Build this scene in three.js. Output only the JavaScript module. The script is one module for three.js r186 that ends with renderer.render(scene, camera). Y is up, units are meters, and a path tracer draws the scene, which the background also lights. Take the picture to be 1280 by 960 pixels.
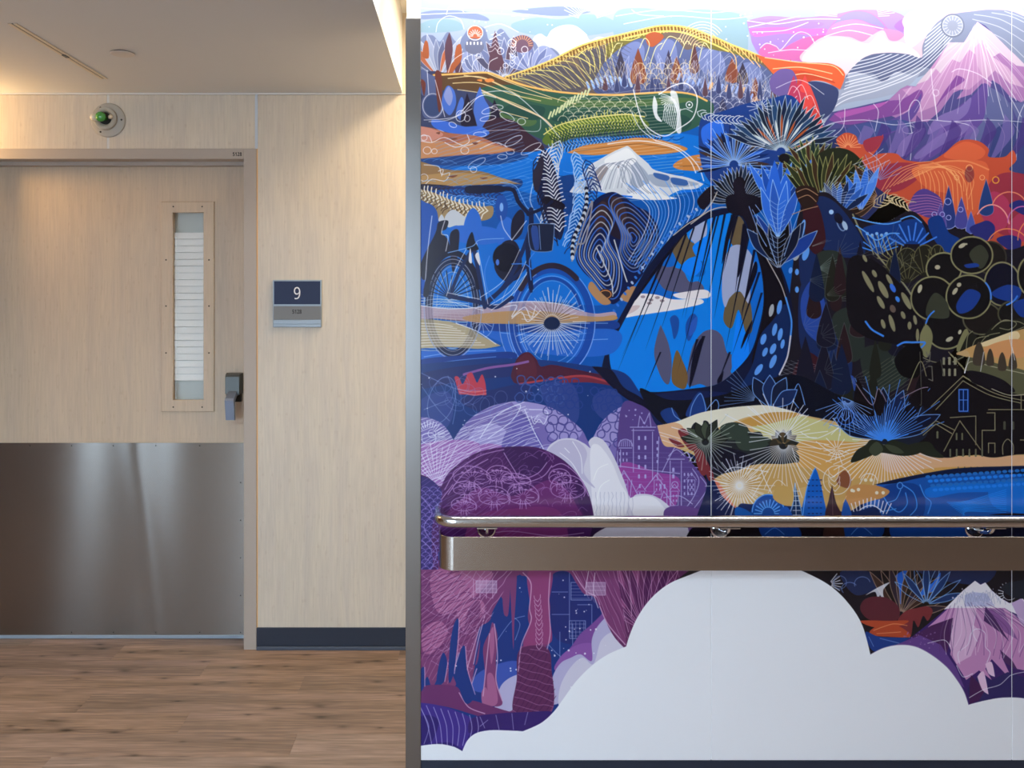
import * as THREE from 'three';
import { RoundedBoxGeometry } from 'three/addons/geometries/RoundedBoxGeometry.js';
import { mergeGeometries } from 'three/addons/utils/BufferGeometryUtils.js';
import { RectAreaLightUniformsLib } from 'three/addons/lights/RectAreaLightUniformsLib.js';
import { FontLoader } from 'three/addons/loaders/FontLoader.js';
import { TextGeometry } from 'three/addons/geometries/TextGeometry.js';

// ---------------------------------------------------------------- camera, sky, large lights, exposure
const scene = new THREE.Scene();
const FOCAL = 1050, EYE = 1.54, VX = 584, VY = 371;          // focal length in pixels, eye height, vanishing point
const camera = new THREE.PerspectiveCamera(2 * Math.atan(480 / FOCAL) * 180 / Math.PI, 1280 / 960, 0.05, 60);
camera.position.set(0, EYE, 0);
camera.lookAt(0, EYE, -1);
camera.setViewOffset(1280, 960, 640 - VX, 480 - VY, 1280, 960);   // shift lens
scene.background = new THREE.Color(0.64, 0.82, 1.0).multiplyScalar(8.5);  // overcast daylight outside the corridor windows
const renderer = new THREE.WebGLRenderer({ antialias: true });
renderer.toneMapping = THREE.LinearToneMapping;
renderer.toneMappingExposure = 1.0;
renderer.shadowMap.enabled = true;
RectAreaLightUniformsLib.init();
const COVE = { color: [1.0, 0.95, 0.87], power: 43 };        // linear lamp along the top of the mural
const NOOK = { color: [1.0, 0.79, 0.53], power: 27 };        // lamp in the raised ceiling of the nook behind the mural wall
const ADDED_FILL = { color: [0.68, 0.85, 1.0], power: 24 };      // cool ceiling panels added unseen behind the camera to light lower walls and mural
const SCONCE = { color: [1.0, 0.62, 0.26], power: 1.7 };     // warm wall lamp beside the door, left of the view

// ---------------------------------------------------------------- helpers
const Z_WALL = -3.67, Z_DOOR = -3.787, Z_MURAL = -2.612;     // planes the photograph shows
const wx = (px, z) => (px - VX) * -z / FOCAL, wy = (py, z) => EYE - (py - VY) * -z / FOCAL;
function rng(seed) { return () => { seed = (seed + 0x6d2b79f5) | 0; let t = Math.imul(seed ^ (seed >>> 15), 1 | seed); t = (t + Math.imul(t ^ (t >>> 7), 61 | t)) ^ t; return ((t ^ (t >>> 14)) >>> 0) / 4294967296; }; }
const taken = {};
const numbered = (n) => { const k = taken[n] = (taken[n] ?? -1) + 1; return k ? n + '_' + String(k).padStart(3, '0') : n; };
function tag(o, label, category, group, kind) {
  if (label) o.userData.label = label;
  if (category) o.userData.category = category;
  if (group) o.userData.group = group;
  if (kind) o.userData.kind = kind;
  return o;
}
function mesh(name, geometry, material, parent = scene) {
  const m = new THREE.Mesh(geometry, material);
  m.name = parent === scene ? numbered(name) : name;
  m.castShadow = m.receiveShadow = true;
  parent.add(m);
  return m;
}
function group(name, [x, y, z] = [0, 0, 0], parent = scene) {
  const g = new THREE.Group();
  g.name = parent === scene ? numbered(name) : name;
  g.position.set(x, y, z);
  parent.add(g);
  return g;
}
// box by its limits; uv in metres on every face (u along the longer horizontal run, v up)
function box(x0, x1, y0, y1, z0, z1, bevel = 0) {
  const w = x1 - x0, h = y1 - y0, d = z1 - z0;
  const g = bevel ? new RoundedBoxGeometry(w, h, d, 2, bevel) : new THREE.BoxGeometry(w, h, d);
  g.translate((x0 + x1) / 2, (y0 + y1) / 2, (z0 + z1) / 2);
  const p = g.attributes.position, n = g.attributes.normal, uv = g.attributes.uv;
  for (let i = 0; i < p.count; i++) {
    const ax = Math.abs(n.getX(i)), ay = Math.abs(n.getY(i)), az = Math.abs(n.getZ(i));
    if (ay > ax && ay > az) uv.setXY(i, p.getX(i), p.getZ(i));
    else if (ax > az) uv.setXY(i, p.getZ(i), p.getY(i));
    else uv.setXY(i, p.getX(i), p.getY(i));
  }
  return g;
}
const merge = (list) => mergeGeometries(list.map((g) => (g.index ? g.toNonIndexed() : g)));
const cyl = (r, h, seg = 32, r2 = r) => new THREE.CylinderGeometry(r2, r, h, seg);
const lathe = (pts, seg = 40) => new THREE.LatheGeometry(pts.map(([r, y]) => new THREE.Vector2(r, y)), seg);

// ---------------------------------------------------------------- value noise and grain textures
const hash = (x, y, s) => { let h = Math.imul(x | 0, 374761393) + Math.imul(y | 0, 668265263) + Math.imul(s | 0, 1274126177); h = Math.imul(h ^ (h >>> 13), 1274126177); return ((h ^ (h >>> 16)) >>> 0) / 4294967296; };
function noise(x, y, px, py, s) {                              // tiles every px, py cells
  const ix = Math.floor(x), iy = Math.floor(y), fx = x - ix, fy = y - iy, u = fx * fx * (3 - 2 * fx), v = fy * fy * (3 - 2 * fy);
  const m = (a, b) => ((a % b) + b) % b, h = (a, b) => hash(m(a, px), m(b, py), s);
  return (h(ix, iy) * (1 - u) + h(ix + 1, iy) * u) * (1 - v) + (h(ix, iy + 1) * (1 - u) + h(ix + 1, iy + 1) * u) * v;
}
function texture(w, h, fn, srgb = true) {
  const data = new Uint8Array(w * h * 4), c = [0, 0, 0];
  for (let y = 0, i = 0; y < h; y++) for (let x = 0; x < w; x++, i += 4) {
    fn(x / w, y / h, c);
    for (let k = 0; k < 3; k++) data[i + k] = Math.max(0, Math.min(255, c[k]));
    data[i + 3] = 255;
  }
  const t = new THREE.DataTexture(data, w, h);
  t.wrapS = t.wrapT = THREE.RepeatWrapping; t.magFilter = THREE.LinearFilter;
  if (srgb) t.colorSpace = THREE.SRGBColorSpace;
  t.needsUpdate = true;
  return t;
}
// pale maple laminate: fine upright grain, faint flecks; one tile is 1 m
const mapleTone = (r, g, b) => texture(1024, 1024, (u, v, c) => {
  const warp = noise(u * 6, v * 3, 6, 3, 5) * 0.015;
  const fine = noise((u + warp) * 260, v * 14, 260, 14, 1), mid = noise((u + warp) * 46, v * 4, 46, 4, 2), wide = noise(u * 7, v * 2, 7, 2, 3);
  const fleck = Math.max(0, noise(u * 150, v * 38, 150, 38, 4) - 0.8) * 3;
  const k = 1 + (fine - 0.5) * 0.05 + (mid - 0.5) * 0.035 + (wide - 0.5) * 0.03 - fleck * 0.06;
  c[0] = r * k; c[1] = g * (k - fleck * 0.02); c[2] = b * (k - 0.02 * (mid - 0.5) - fleck * 0.03);
});
const mapleTex = mapleTone(212, 200, 183), doorTex = mapleTone(202, 182, 158);
// knotty oak floor plank; grain runs along u, one tile is 2.4 m by 0.6 m
const knots = (() => { const r = rng(71), a = []; for (let i = 0; i < 34; i++) a.push([r(), r(), 0.006 + r() * 0.012, 0.35 + r() * 0.65]); return a; })();
const oakTex = texture(2048, 1024, (u, v, c) => {
  let warp = 0, dark = 0;
  for (const [ku, kv, kr, kd] of knots) {
    let du = Math.abs(u - ku), dv = v - kv; if (du > 0.5) du = 1 - du; if (dv > 0.5) dv -= 1; if (dv < -0.5) dv += 1;
    const X = du * 2.4 / (kr * 1.7), Y = dv * 0.6 / (kr * 0.75), d2 = X * X + Y * Y;
    if (d2 < 40) {
      const halo = Math.exp(-d2 * 0.22), core = Math.exp(-d2 * 1.9);
      warp += Math.sign(dv) * halo * 0.012;
      dark += kd * (core * 0.34 + halo * 0.1) + kd * Math.exp(-(Y * Y) * 1.3 - Math.abs(X) * 0.42) * 0.15;
    }
  }
  const vv = v + warp + noise(u * 8, v * 4, 8, 4, 9) * 0.02;
  const fine = noise(u * 60, vv * 210, 60, 210, 11), mid = noise(u * 22, vv * 70, 22, 70, 12), wide = noise(u * 7, vv * 16, 7, 16, 13), streak = Math.max(0, noise(u * 9, vv * 120, 9, 120, 14) - 0.72);
  const k = 1 + (fine - 0.5) * 0.16 + (mid - 0.5) * 0.2 + (wide - 0.5) * 0.22 + streak * 0.5 - dark;
  c[0] = 148 * k; c[1] = 128 * k - 3 * dark; c[2] = 115 * k - 6 * dark + 6 * (wide - 0.5);
});
const brushedTex = texture(512, 512, (u, v, c) => { const n = 118 + noise(u * 5, v * 256, 5, 256, 21) * 55 + noise(u * 3, v * 60, 3, 60, 22) * 30; c[0] = c[1] = c[2] = n; }, false);
const plasterTex = texture(512, 512, (u, v, c) => { const n = 120 + (noise(u * 128, v * 128, 128, 128, 31) - 0.5) * 90 + (noise(u * 40, v * 40, 40, 40, 32) - 0.5) * 60; c[0] = c[1] = c[2] = n; }, false);

// ---------------------------------------------------------------- materials
const std = (o) => new THREE.MeshStandardMaterial(o), phys = (o) => new THREE.MeshPhysicalMaterial(o);
const hex = (h) => new THREE.Color(h);
const rep = (t, x, y) => { const c = t.clone(); c.repeat.set(x, y); c.needsUpdate = true; return c; };
const M = {
  maple: std({ map: mapleTex, roughness: 0.42 }),
  doorMaple: std({ map: doorTex, roughness: 0.45 }),
  oak: std({ map: rep(oakTex, 1 / 2.4, 1 / 0.6), roughness: 0.5, bumpMap: rep(oakTex, 1 / 2.4, 1 / 0.6), bumpScale: 0.0006 }),
  subfloor: std({ color: hex(0x4a3a2c), roughness: 0.9 }),
  ceiling: std({ color: hex(0xd3d5d8), roughness: 0.95, bumpMap: rep(plasterTex, 2, 2), bumpScale: 0.0003 }),
  white: std({ color: hex(0xe9e7e2), roughness: 0.8 }),
  whiteTrim: std({ color: hex(0xdedcd8), roughness: 0.55 }),
  stripCool: std({ color: hex(0xc6d0dc), roughness: 0.4 }),
  framePaint: std({ color: hex(0xb2a69b), roughness: 0.45 }),
  edgeBand: std({ color: hex(0xe0ae6a), roughness: 0.5 }),
  navy: std({ color: hex(0x222b3d), roughness: 0.6 }),
  navyBead: std({ color: hex(0x474f60), roughness: 0.4 }),
  steelPlate: phys({ color: hex(0x94908c), metalness: 1, roughness: 0.2, anisotropy: 1, anisotropyRotation: Math.PI / 2, bumpMap: rep(brushedTex, 3, 6), bumpScale: 0.00002 }),
  steelBrushed: phys({ color: hex(0xb9b3ad), metalness: 1, roughness: 0.34, anisotropy: 0.5 }),
  steel: std({ color: hex(0xc4c3c3), metalness: 1, roughness: 0.24 }),
  chrome: std({ color: hex(0xdfe2e6), metalness: 1, roughness: 0.08 }),
  satin: std({ color: hex(0x5c6060), metalness: 0.6, roughness: 0.4 }),
  darkMetal: std({ color: hex(0x3b3834), metalness: 0.6, roughness: 0.5 }),
  black: std({ color: hex(0x1b1a19), roughness: 0.6 }),
  glass: phys({ color: hex(0xffffff), transmission: 1, thickness: 0, roughness: 0.02 }),
  louver: std({ color: hex(0xfafdfb), roughness: 0.45 }),
  louverBack: std({ color: hex(0xd6dedc), roughness: 0.6 }),
  signNavy: std({ color: hex(0x1a2b52), roughness: 0.6 }),
  signGrey: std({ color: hex(0x77797c), roughness: 0.5 }),
  signSilver: std({ color: hex(0x9aa8b6), metalness: 0.2, roughness: 0.45 }),
  signWhite: std({ color: hex(0xeef0f4), roughness: 0.5 }),
  ink: std({ color: hex(0x141312), roughness: 0.6 }),
  plastic: std({ color: hex(0xb4afa6), roughness: 0.5 }),
  greenBulb: phys({ color: hex(0x3f9b45), roughness: 0.2, clearcoat: 0.6 }),
  whiteBulb: phys({ color: hex(0xf2e7d3), roughness: 0.2, clearcoat: 0.5 }),
  darkWood: std({ map: rep(mapleTex, 1, 1), color: hex(0xa89c90), roughness: 0.5 }),
  windowFrame: std({ color: hex(0x6a6e72), roughness: 0.5, metalness: 0.4 }),
};
Object.assign(M, {
  brownWood: std({ map: rep(mapleTex, 1, 1), color: hex(0x86603e), roughness: 0.5 }),
  jointFiller: std({ color: hex(0xf2f4f8), roughness: 0.6 }),
  chromeSatin: std({ color: hex(0x8a98b0), metalness: 0.55, roughness: 0.4 }),  // latch paddle metal; bluish window reflection put into its base colour
  ceilingPlate: std({ color: hex(0xcfcac6), roughness: 0.5 }),
  trackMetal: std({ color: hex(0xd9cfc0), roughness: 0.4, metalness: 0.2 }),
  guardSteel: std({ color: hex(0x8d8a88), metalness: 1, roughness: 0.3 }),
  steelRail: std({ color: hex(0xc9c6c4), metalness: 1, roughness: 0.2 }),
  steelBumper: phys({ color: hex(0xbab3ac), metalness: 1, roughness: 0.26, anisotropy: 0.8, anisotropyRotation: Math.PI / 2 }),
});
const glow = (c, k) => std({ color: 0x000000, emissive: new THREE.Color(...c), emissiveIntensity: k });

// ---------------------------------------------------------------- setting: floor
const H_LOW = 2.43, H_HIGH = 2.78, X_EDGE = wx(503, Z_WALL), X_CORNER = wx(507, Z_MURAL);
const X_MIN = -5.6, X_MAX = 4.4, Z_BACK = 3.0, NOOK_X = 0.95;
{
  const f = tag(group('floor'), 'brown knotty oak plank floor with grain running along the wall', 'floor', null, 'structure');
  mesh('subfloor', box(X_MIN - 0.2, X_MAX + 0.2, -0.15, -0.008, Z_WALL - 1.2, Z_BACK + 0.2), M.subfloor, f);
  const W = 0.15, LEN = 1.22, g = 0.0006, r = rng(5);
  const variants = [];
  for (let i = 0; i < 14; i++) {
    const b = new THREE.BoxGeometry(LEN - g, 0.008, W - g), uv = b.attributes.uv, p = b.attributes.position, u0 = r() * 2.4, v0 = (i % 4) * W, s = r() < 0.5 ? -1 : 1;
    for (let k = 0; k < uv.count; k++) uv.setXY(k, u0 + s * p.getX(k), v0 + p.getZ(k));
    variants.push(b);
  }
  const tones = [0xffffff, 0xf6f0ea, 0xfff6ea, 0xefe9e6].map((c) => { const m = M.oak.clone(); m.color = hex(c); return m; });
  let row = 0, count = 0;
  const rest = [];
  for (let k = -3; k < 42; k++, row++) {
    const zc = -(3.411 - W * k) + W / 2;
    if (zc > Z_BACK) break;
    const off = (row * 0.427) % LEN;
    for (let x = X_MIN - LEN + off; x < X_MAX; x += LEN) {
      const near = zc < 0.6 && x > -4.4 && x < 2.6, vi = (row * 5 + count * 3) % 14;
      count++;
      const px = x + LEN / 2;
      if (near) { const m = mesh('plank', variants[vi], tones[(count * 7 + row) % 4], f); m.position.set(px, -0.004, zc); }
      else { const c = variants[vi].clone(); c.translate(px, -0.004, zc); rest.push(c); }
    }
  }
  tag(mesh('plank_field', merge(rest), M.oak, f), null, null, null, 'stuff');
}
// ---------------------------------------------------------------- setting: ceilings
{
  const c = tag(group('ceiling'), 'low grey-white alcove ceiling ending in a straight edge beside the mural', 'ceiling', null, 'structure');
  mesh('soffit', box(X_MIN - 0.2, X_EDGE, H_LOW, H_HIGH + 0.1, Z_WALL - 0.3, -0.3), M.ceiling, c);
  tag(mesh('ceiling', box(X_MIN - 0.2, X_MAX + 0.2, H_HIGH, H_HIGH + 0.12, Z_WALL - 0.3, Z_BACK + 0.2).translate(0, 0.0, 0), M.white), 'raised white ceiling above the corridor and the mural', 'ceiling', null, 'structure');
}
// ---------------------------------------------------------------- setting: back wall with the door opening
const FR_R = wx(321, Z_WALL), FR_IN = wx(305, Z_WALL), FR_TOP = wy(186, Z_WALL), FR_INTOP = wy(199, Z_WALL), FR_L = FR_IN - 1.22 - 0.054, FR_INL = FR_IN - 1.22;
{
  const w = tag(group('wall_back'), 'pale maple laminate panel wall around the door', 'wall', null, 'structure');
  const zb = Z_WALL - 0.26, s1 = wx(135, Z_WALL), s2 = wx(320.5, Z_WALL), gap = 0.0055, zs = Z_WALL - 0.012;
  mesh('wall_core', merge([box(X_MIN, FR_L + 0.01, -0.01, H_HIGH, zb, zs), box(FR_L + 0.01, FR_R - 0.01, FR_TOP - 0.01, H_HIGH, zb, zs), box(FR_R - 0.01, NOOK_X + 0.2, -0.01, H_HIGH, zb, zs)]), M.white, w);
  const panel = (x0, x1, y0, y1) => mesh('panel', box(x0, x1, y0, y1, zs, Z_WALL, 0.001), M.maple, w);
  panel(X_MIN, -3.4, 0.0, 2.4225); panel(-3.4 + 0.006, FR_L, 0.0, 2.4225);
  panel(FR_L, s1 - gap, FR_TOP, 2.4225); panel(s1 + gap, s2 - gap, FR_TOP, 2.4225);
  panel(s2 + gap, NOOK_X, 0.0, 2.4225);
  panel(s2 + gap, NOOK_X, 2.4245, H_HIGH);
  const st = mesh('joint_strip', box(s1 - gap, s1 + gap, FR_TOP, 2.4225, zs, Z_WALL - 0.001), M.whiteTrim, w); tag(st, 'white joint strip');
  tag(mesh('joint_strip', box(s2 - gap, s2 + gap, FR_TOP, 2.43, zs, Z_WALL + 0.002), M.stripCool, w), 'blue-grey metal joint strip');
  tag(mesh('edge_band', box(FR_R, s2 + gap, 0.0, FR_TOP, zs, Z_WALL + 0.0015), M.edgeBand, w), 'orange wood edge band');
  const tr = tag(mesh('trim_1', box(-3.6, X_EDGE, 2.4235, H_LOW, Z_WALL - 0.012, Z_WALL + 0.003), M.whiteTrim), 'thin pale trim line where the wood wall meets the ceiling', 'trim', null, 'structure');
  const bb = tag(group('baseboard_back'), 'dark navy vinyl baseboard under the wood wall beside the door', 'baseboard', null, 'structure');
  const top = wy(784, Z_WALL);
  mesh('cove', box(FR_R + 0.001, NOOK_X, 0.016, top, Z_WALL, Z_WALL + 0.008, 0.002), M.navy, bb);
  mesh('toe', box(FR_R + 0.001, NOOK_X, 0.0, 0.016, Z_WALL, Z_WALL + 0.014, 0.003), M.navyBead, bb);
  const bl = mesh('cove', box(-3.3, FR_L, 0.0, top, Z_WALL, Z_WALL + 0.008, 0.002), M.navy, bb);
}
// ---------------------------------------------------------------- setting: mural wall, nook, other walls
{
  const top = wy(950, Z_MURAL);
  tag(mesh('wall_right', box(X_CORNER + 0.003, X_MAX + 0.2, 0, H_HIGH, Z_MURAL - 0.15, Z_MURAL - 0.012), M.white), 'white wall carrying the printed mural panels', 'wall', null, 'structure');
  tag(mesh('baseboard_right', box(X_CORNER + 0.004, X_MAX, 0, top - 0.002, Z_MURAL - 0.012, Z_MURAL - 0.001, 0.002), M.navy), 'dark navy baseboard under the mural', 'baseboard', null, 'structure');
  tag(mesh('wall_nook', box(NOOK_X, NOOK_X + 0.12, 0, H_HIGH, Z_WALL, Z_MURAL - 0.15), M.white), 'white end wall of the nook behind the mural wall', 'wall', null, 'structure');
  // out of frame: left wall of the alcove, corridor end walls, opposite wall with its windows (mirrored in the steel door plate)
  tag(mesh('wall_left', box(-3.5, -3.3, 0, H_LOW, Z_WALL, -0.46), M.brownWood), 'brown wood side wall of the door alcove', 'wall', null, 'structure');
  tag(mesh('wall_corridor_left', box(X_MIN - 0.2, X_MIN, 0, H_HIGH, Z_WALL, Z_BACK), M.white), 'white end wall of the corridor', 'wall', null, 'structure');
  tag(mesh('wall_corridor_right', box(X_MAX, X_MAX + 0.2, 0, H_HIGH, Z_MURAL, Z_BACK), M.darkWood), 'brown wood end wall of the corridor', 'wall', null, 'structure');
  const op = [[-4.9, -4.5], [-4.0, -3.65], [-2.7, -0.7]], parts = [];
  let x = X_MIN;
  for (const [a, b] of op) { parts.push(box(x, a, 0, H_HIGH, Z_BACK, Z_BACK + 0.2)); parts.push(box(a, b, 2.4, H_HIGH, Z_BACK, Z_BACK + 0.2)); parts.push(box(a, b, 0, 0.12, Z_BACK, Z_BACK + 0.2)); x = b; }
  parts.push(box(x, X_MAX, 0, H_HIGH, Z_BACK, Z_BACK + 0.2));
  tag(mesh('wall_opposite', merge(parts), M.darkWood), 'brown wood corridor wall with tall windows', 'wall', null, 'structure');
  op.forEach(([a, b], i) => {
    const g = tag(group('window_' + (i + 1)), ['narrow corridor window nearest the end wall','narrow corridor window between two wood piers','wide corridor window facing the alcove'][i], 'window', null, 'structure');
    mesh('window_frame', merge([box(a, a + 0.04, 0.12, 2.4, Z_BACK + 0.05, Z_BACK + 0.12), box(b - 0.04, b, 0.12, 2.4, Z_BACK + 0.05, Z_BACK + 0.12), box(a, b, 0.12, 0.16, Z_BACK + 0.05, Z_BACK + 0.12), box(a, b, 2.36, 2.4, Z_BACK + 0.05, Z_BACK + 0.12)]), M.windowFrame, g);
    mesh('pane', box(a + 0.04, b - 0.04, 0.16, 2.36, Z_BACK + 0.08, Z_BACK + 0.086), M.glass, g);
  });
}
// ---------------------------------------------------------------- lamps
function lampPanel(name, label, cat, grp, x0, x1, z0, z1, y, L, shown, body = 0.05) {
  const g = tag(group(name, [(x0 + x1) / 2, y, (z0 + z1) / 2]), label, cat, grp), w = x1 - x0, d = z1 - z0;
  mesh('housing', merge([box(-w / 2, w / 2, 0.012, body, -d / 2, d / 2), box(-w / 2 - 0.008, -w / 2, 0, body, -d / 2, d / 2), box(w / 2, w / 2 + 0.008, 0, body, -d / 2, d / 2), box(-w / 2 - 0.008, w / 2 + 0.008, 0, body, -d / 2 - 0.008, -d / 2), box(-w / 2 - 0.008, w / 2 + 0.008, 0, body, d / 2, d / 2 + 0.008)]), M.white, g);
  mesh('diffuser', box(-w / 2, w / 2, 0.006, 0.012, -d / 2, d / 2), glow(L.color, shown), g);
  const l = new THREE.RectAreaLight(new THREE.Color(...L.color), L.power, w, d);
  l.position.set(0, 0.003, 0); l.rotation.x = -Math.PI / 2; l.name = 'light'; g.add(l);
  return g;
}
lampPanel('linear_light', 'long linear lamp in the raised ceiling washing the mural', 'lamp', null, X_EDGE + 0.012, X_MAX - 0.1, Z_MURAL + 0.10, Z_MURAL + 0.2, H_HIGH - 0.05, COVE, 1.5);
lampPanel('ceiling_light', 'square lamp in the raised ceiling behind the mural wall', 'lamp', null, 0.0, 0.3, -3.56, -2.9, H_HIGH - 0.05, NOOK, 1.5);
lampPanel('added_fill_light', 'added unseen ceiling panel lamp on the wide window side for fill light', 'lamp', null, -2.7, -0.75, 1.3, 1.9, H_HIGH - 0.05, ADDED_FILL, 1.5);
lampPanel('added_fill_light', 'added unseen ceiling panel lamp next to the alcove ceiling edge for fill light', 'lamp', null, -2.7, -0.75, 0.3, 0.9, H_HIGH - 0.05, ADDED_FILL, 1.5);
{
  const g = tag(group('wall_sconce', [-2.4, 2.2, Z_WALL]), 'small warm globe wall lamp beside the top of the door frame', 'lamp');
  mesh('wall_plate', lathe([[0, 0], [0.05, 0], [0.05, 0.008], [0.02, 0.014], [0.012, 0.06], [0, 0.06]], 32).rotateX(Math.PI / 2), M.satin, g);
  mesh('globe', new THREE.SphereGeometry(0.05, 32, 20).translate(0, 0, 0.105), glow(SCONCE.color, 3), g);
  const l = new THREE.PointLight(new THREE.Color(...SCONCE.color), SCONCE.power, 0, 2);
  l.position.set(0, 0, 0.105); l.shadow.radius = 2.4; l.castShadow = true; g.add(l);
}
// ---------------------------------------------------------------- door frame
const font = await new FontLoader().loadAsync('fonts/droid/droid_sans_bold.typeface.json');
const fontR = await new FontLoader().loadAsync('fonts/droid/droid_sans_regular.typeface.json');
function words(t, size, depth, f, sx = 1) { const g = new TextGeometry(t, { font: f, size, depth, curveSegments: 6 }); g.computeBoundingBox(); const b = g.boundingBox; g.translate(-(b.min.x + b.max.x) / 2, -(b.min.y + b.max.y) / 2, 0); g.scale(sx, 1, 1); return g; }
{
  const t = tag(group('trim_2'), 'taupe painted metal door frame around the wide door', 'door frame', null, 'structure');
  const zf = Z_WALL + 0.006, zb = Z_WALL - 0.26;
  mesh('jamb', box(FR_IN, FR_R, 0, FR_TOP, zb, zf, 0.002), M.framePaint, t);
  mesh('jamb', box(FR_L, FR_INL, 0, FR_TOP, zb, zf, 0.002), M.framePaint, t);
  const head = mesh('header', box(FR_INL, FR_IN, FR_INTOP, FR_TOP, zb, zf, 0.002), M.framePaint, t);
  mesh('stop', merge([box(FR_INL, FR_IN, FR_INTOP - 0.016, FR_INTOP, Z_DOOR + 0.004, Z_DOOR + 0.045), box(FR_IN - 0.014, FR_IN, 0, FR_INTOP, Z_DOOR + 0.004, Z_DOOR + 0.045), box(FR_INL, FR_INL + 0.014, 0, FR_INTOP, Z_DOOR + 0.004, Z_DOOR + 0.045)]), M.framePaint, t);
  tag(mesh('number', words('5128', 0.0165, 0.0004, font, 0.8).translate(wx(297, Z_WALL), wy(193, Z_WALL), zf), M.ink, head), 'small dark number 5128');
}
// ---------------------------------------------------------------- door leaf
{
  const d = tag(group('door_1'), 'wide maple door with narrow window and steel kick plate', 'door', null, 'structure');
  const x0 = FR_INL + 0.004, x1 = FR_IN - 0.003, zf = Z_DOOR, zb = zf - 0.045, top = FR_INTOP - 0.004;
  const gx0 = wx(214.5, zf), gx1 = wx(257.5, zf), gy0 = wy(502, zf), gy1 = wy(263.5, zf);
  mesh('leaf', merge([box(x0, gx0, 0.01, top, zb, zf), box(gx1, x1, 0.01, top, zb, zf), box(gx0, gx1, 0.01, gy0, zb, zf), box(gx0, gx1, gy1, top, zb, zf)]), M.doorMaple, d);
  // narrow window
  const ox0 = wx(203, zf), ox1 = wx(267.5, zf), oy0 = wy(513.5, zf), oy1 = wy(253, zf), t = 0.007, ix = 0.006;
  const sh = new THREE.Shape([[ox0, oy0], [ox1, oy0], [ox1, oy1], [ox0, oy1]].map((p) => new THREE.Vector2(...p)));
  sh.holes.push(new THREE.Path([[gx0 + ix, gy0 + ix], [gx0 + ix, gy1 - ix], [gx1 - ix, gy1 - ix], [gx1 - ix, gy0 + ix]].map((p) => new THREE.Vector2(...p))));
  const fg = new THREE.ExtrudeGeometry(sh, { depth: t, bevelEnabled: true, bevelSize: 0.003, bevelThickness: 0.003, bevelSegments: 2 });
  fg.translate(0, 0, zf - 0.001);
  const vf = mesh('window_frame', fg, M.doorMaple, d);
  const screw = cyl(0.0035, 0.002, 12).rotateX(Math.PI / 2);
  for (const y of [258.5, 325, 382.5, 441, 508.5]) for (const x of y < 260 || y > 500 ? [217.5, 253.5] : [208.5, 262]) { const s = mesh('screw', screw, M.darkMetal, vf); s.position.set(wx(x, zf), wy(y, zf), zf + t + 0.0022); }
  const lo = wy(476.5, zf), hi = wy(290, zf), n = 22, ph = (hi - lo) / n, r = rng(9);
  mesh('backing', box(gx0, gx1, gy0, gy1, zb - 0.004, zb), M.louverBack, d);
  for (let i = 0; i < n; i++) {
    const s = mesh('louver', box(gx0 + 0.002, gx1 - 0.002, -ph * 0.47, ph * 0.47, -0.001, 0.001), M.louver, d);
    s.position.set(0, lo + (i + 0.5) * ph, zf - 0.022); s.rotation.x = -0.12 + (r() - 0.5) * 0.22;
  }
  mesh('pane', box(gx0, gx1, gy0, gy1, zf - 0.012, zf - 0.008), M.glass, d);
  // kick plate and its screws
  const ky0 = wy(795, zf), ky1 = wy(553.5, zf), kx1 = wx(306, zf) , kx0 = x0 + 0.012;
  const kg = new THREE.PlaneGeometry(kx1 - kx0, ky1 - ky0, 120, 30);
  { const p = kg.attributes.position, xc = (kx0 + kx1) / 2; for (let i = 0; i < p.count; i++) { const X = p.getX(i) + xc, Y = p.getY(i), d = (X - wx(186 - Y * 45, zf)) / 0.05; p.setZ(i, 0.0018 + 0.0003 * Math.sin(X * 5 + 1) * Math.cos(Y * 3) + 0.0009 * Math.exp(-d * d)); } kg.computeVertexNormals(); }
  const kp = mesh('kick_plate', merge([box(kx0, kx1, ky0, ky1, zf, zf + 0.001), kg.translate((kx0 + kx1) / 2, (ky0 + ky1) / 2, zf)]), M.steelPlate, d);
  const pin = cyl(0.0028, 0.002, 10).rotateX(Math.PI / 2);
  for (const [x, y] of [[38, 557], [90, 557], [142, 557], [195, 557], [250, 557], [301, 603], [301, 650], [301, 697], [301, 744], [301, 790], [195, 790], [90, 790], [142, 790], [250, 790]]) { const s = mesh('screw', pin, M.darkMetal, kp); s.position.set(wx(x, zf), wy(y, zf), zf + 0.0024); }
  tag(mesh('door_sweep', box(x0, x1, 0.001, 0.016, zf - 0.01, zf + 0.006, 0.002), M.signSilver, d), 'silver sweep strip along the door bottom');
  // paddle latch
  const lx = wx(291, zf), ly = wy(483, zf), l = group('latch', [lx, ly, zf], d);
  mesh('latch_plate', box(-0.026, 0.042, -0.068, 0.062, 0, 0.02, 0.004), M.darkMetal, l);
  const body = (() => { const s = new THREE.Shape([[0, 0.060], [0.052, 0.058], [0.058, 0.048], [0.058, -0.026], [0, -0.03]].map((p) => new THREE.Vector2(...p))); const g = new THREE.ExtrudeGeometry(s, { depth: 0.06, bevelEnabled: true, bevelSize: 0.002, bevelThickness: 0.002, bevelSegments: 2 }); g.rotateY(-Math.PI / 2); g.translate(0.044, 0, 0); return g; })();
  mesh('latch_body', body, M.satin, l);
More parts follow.
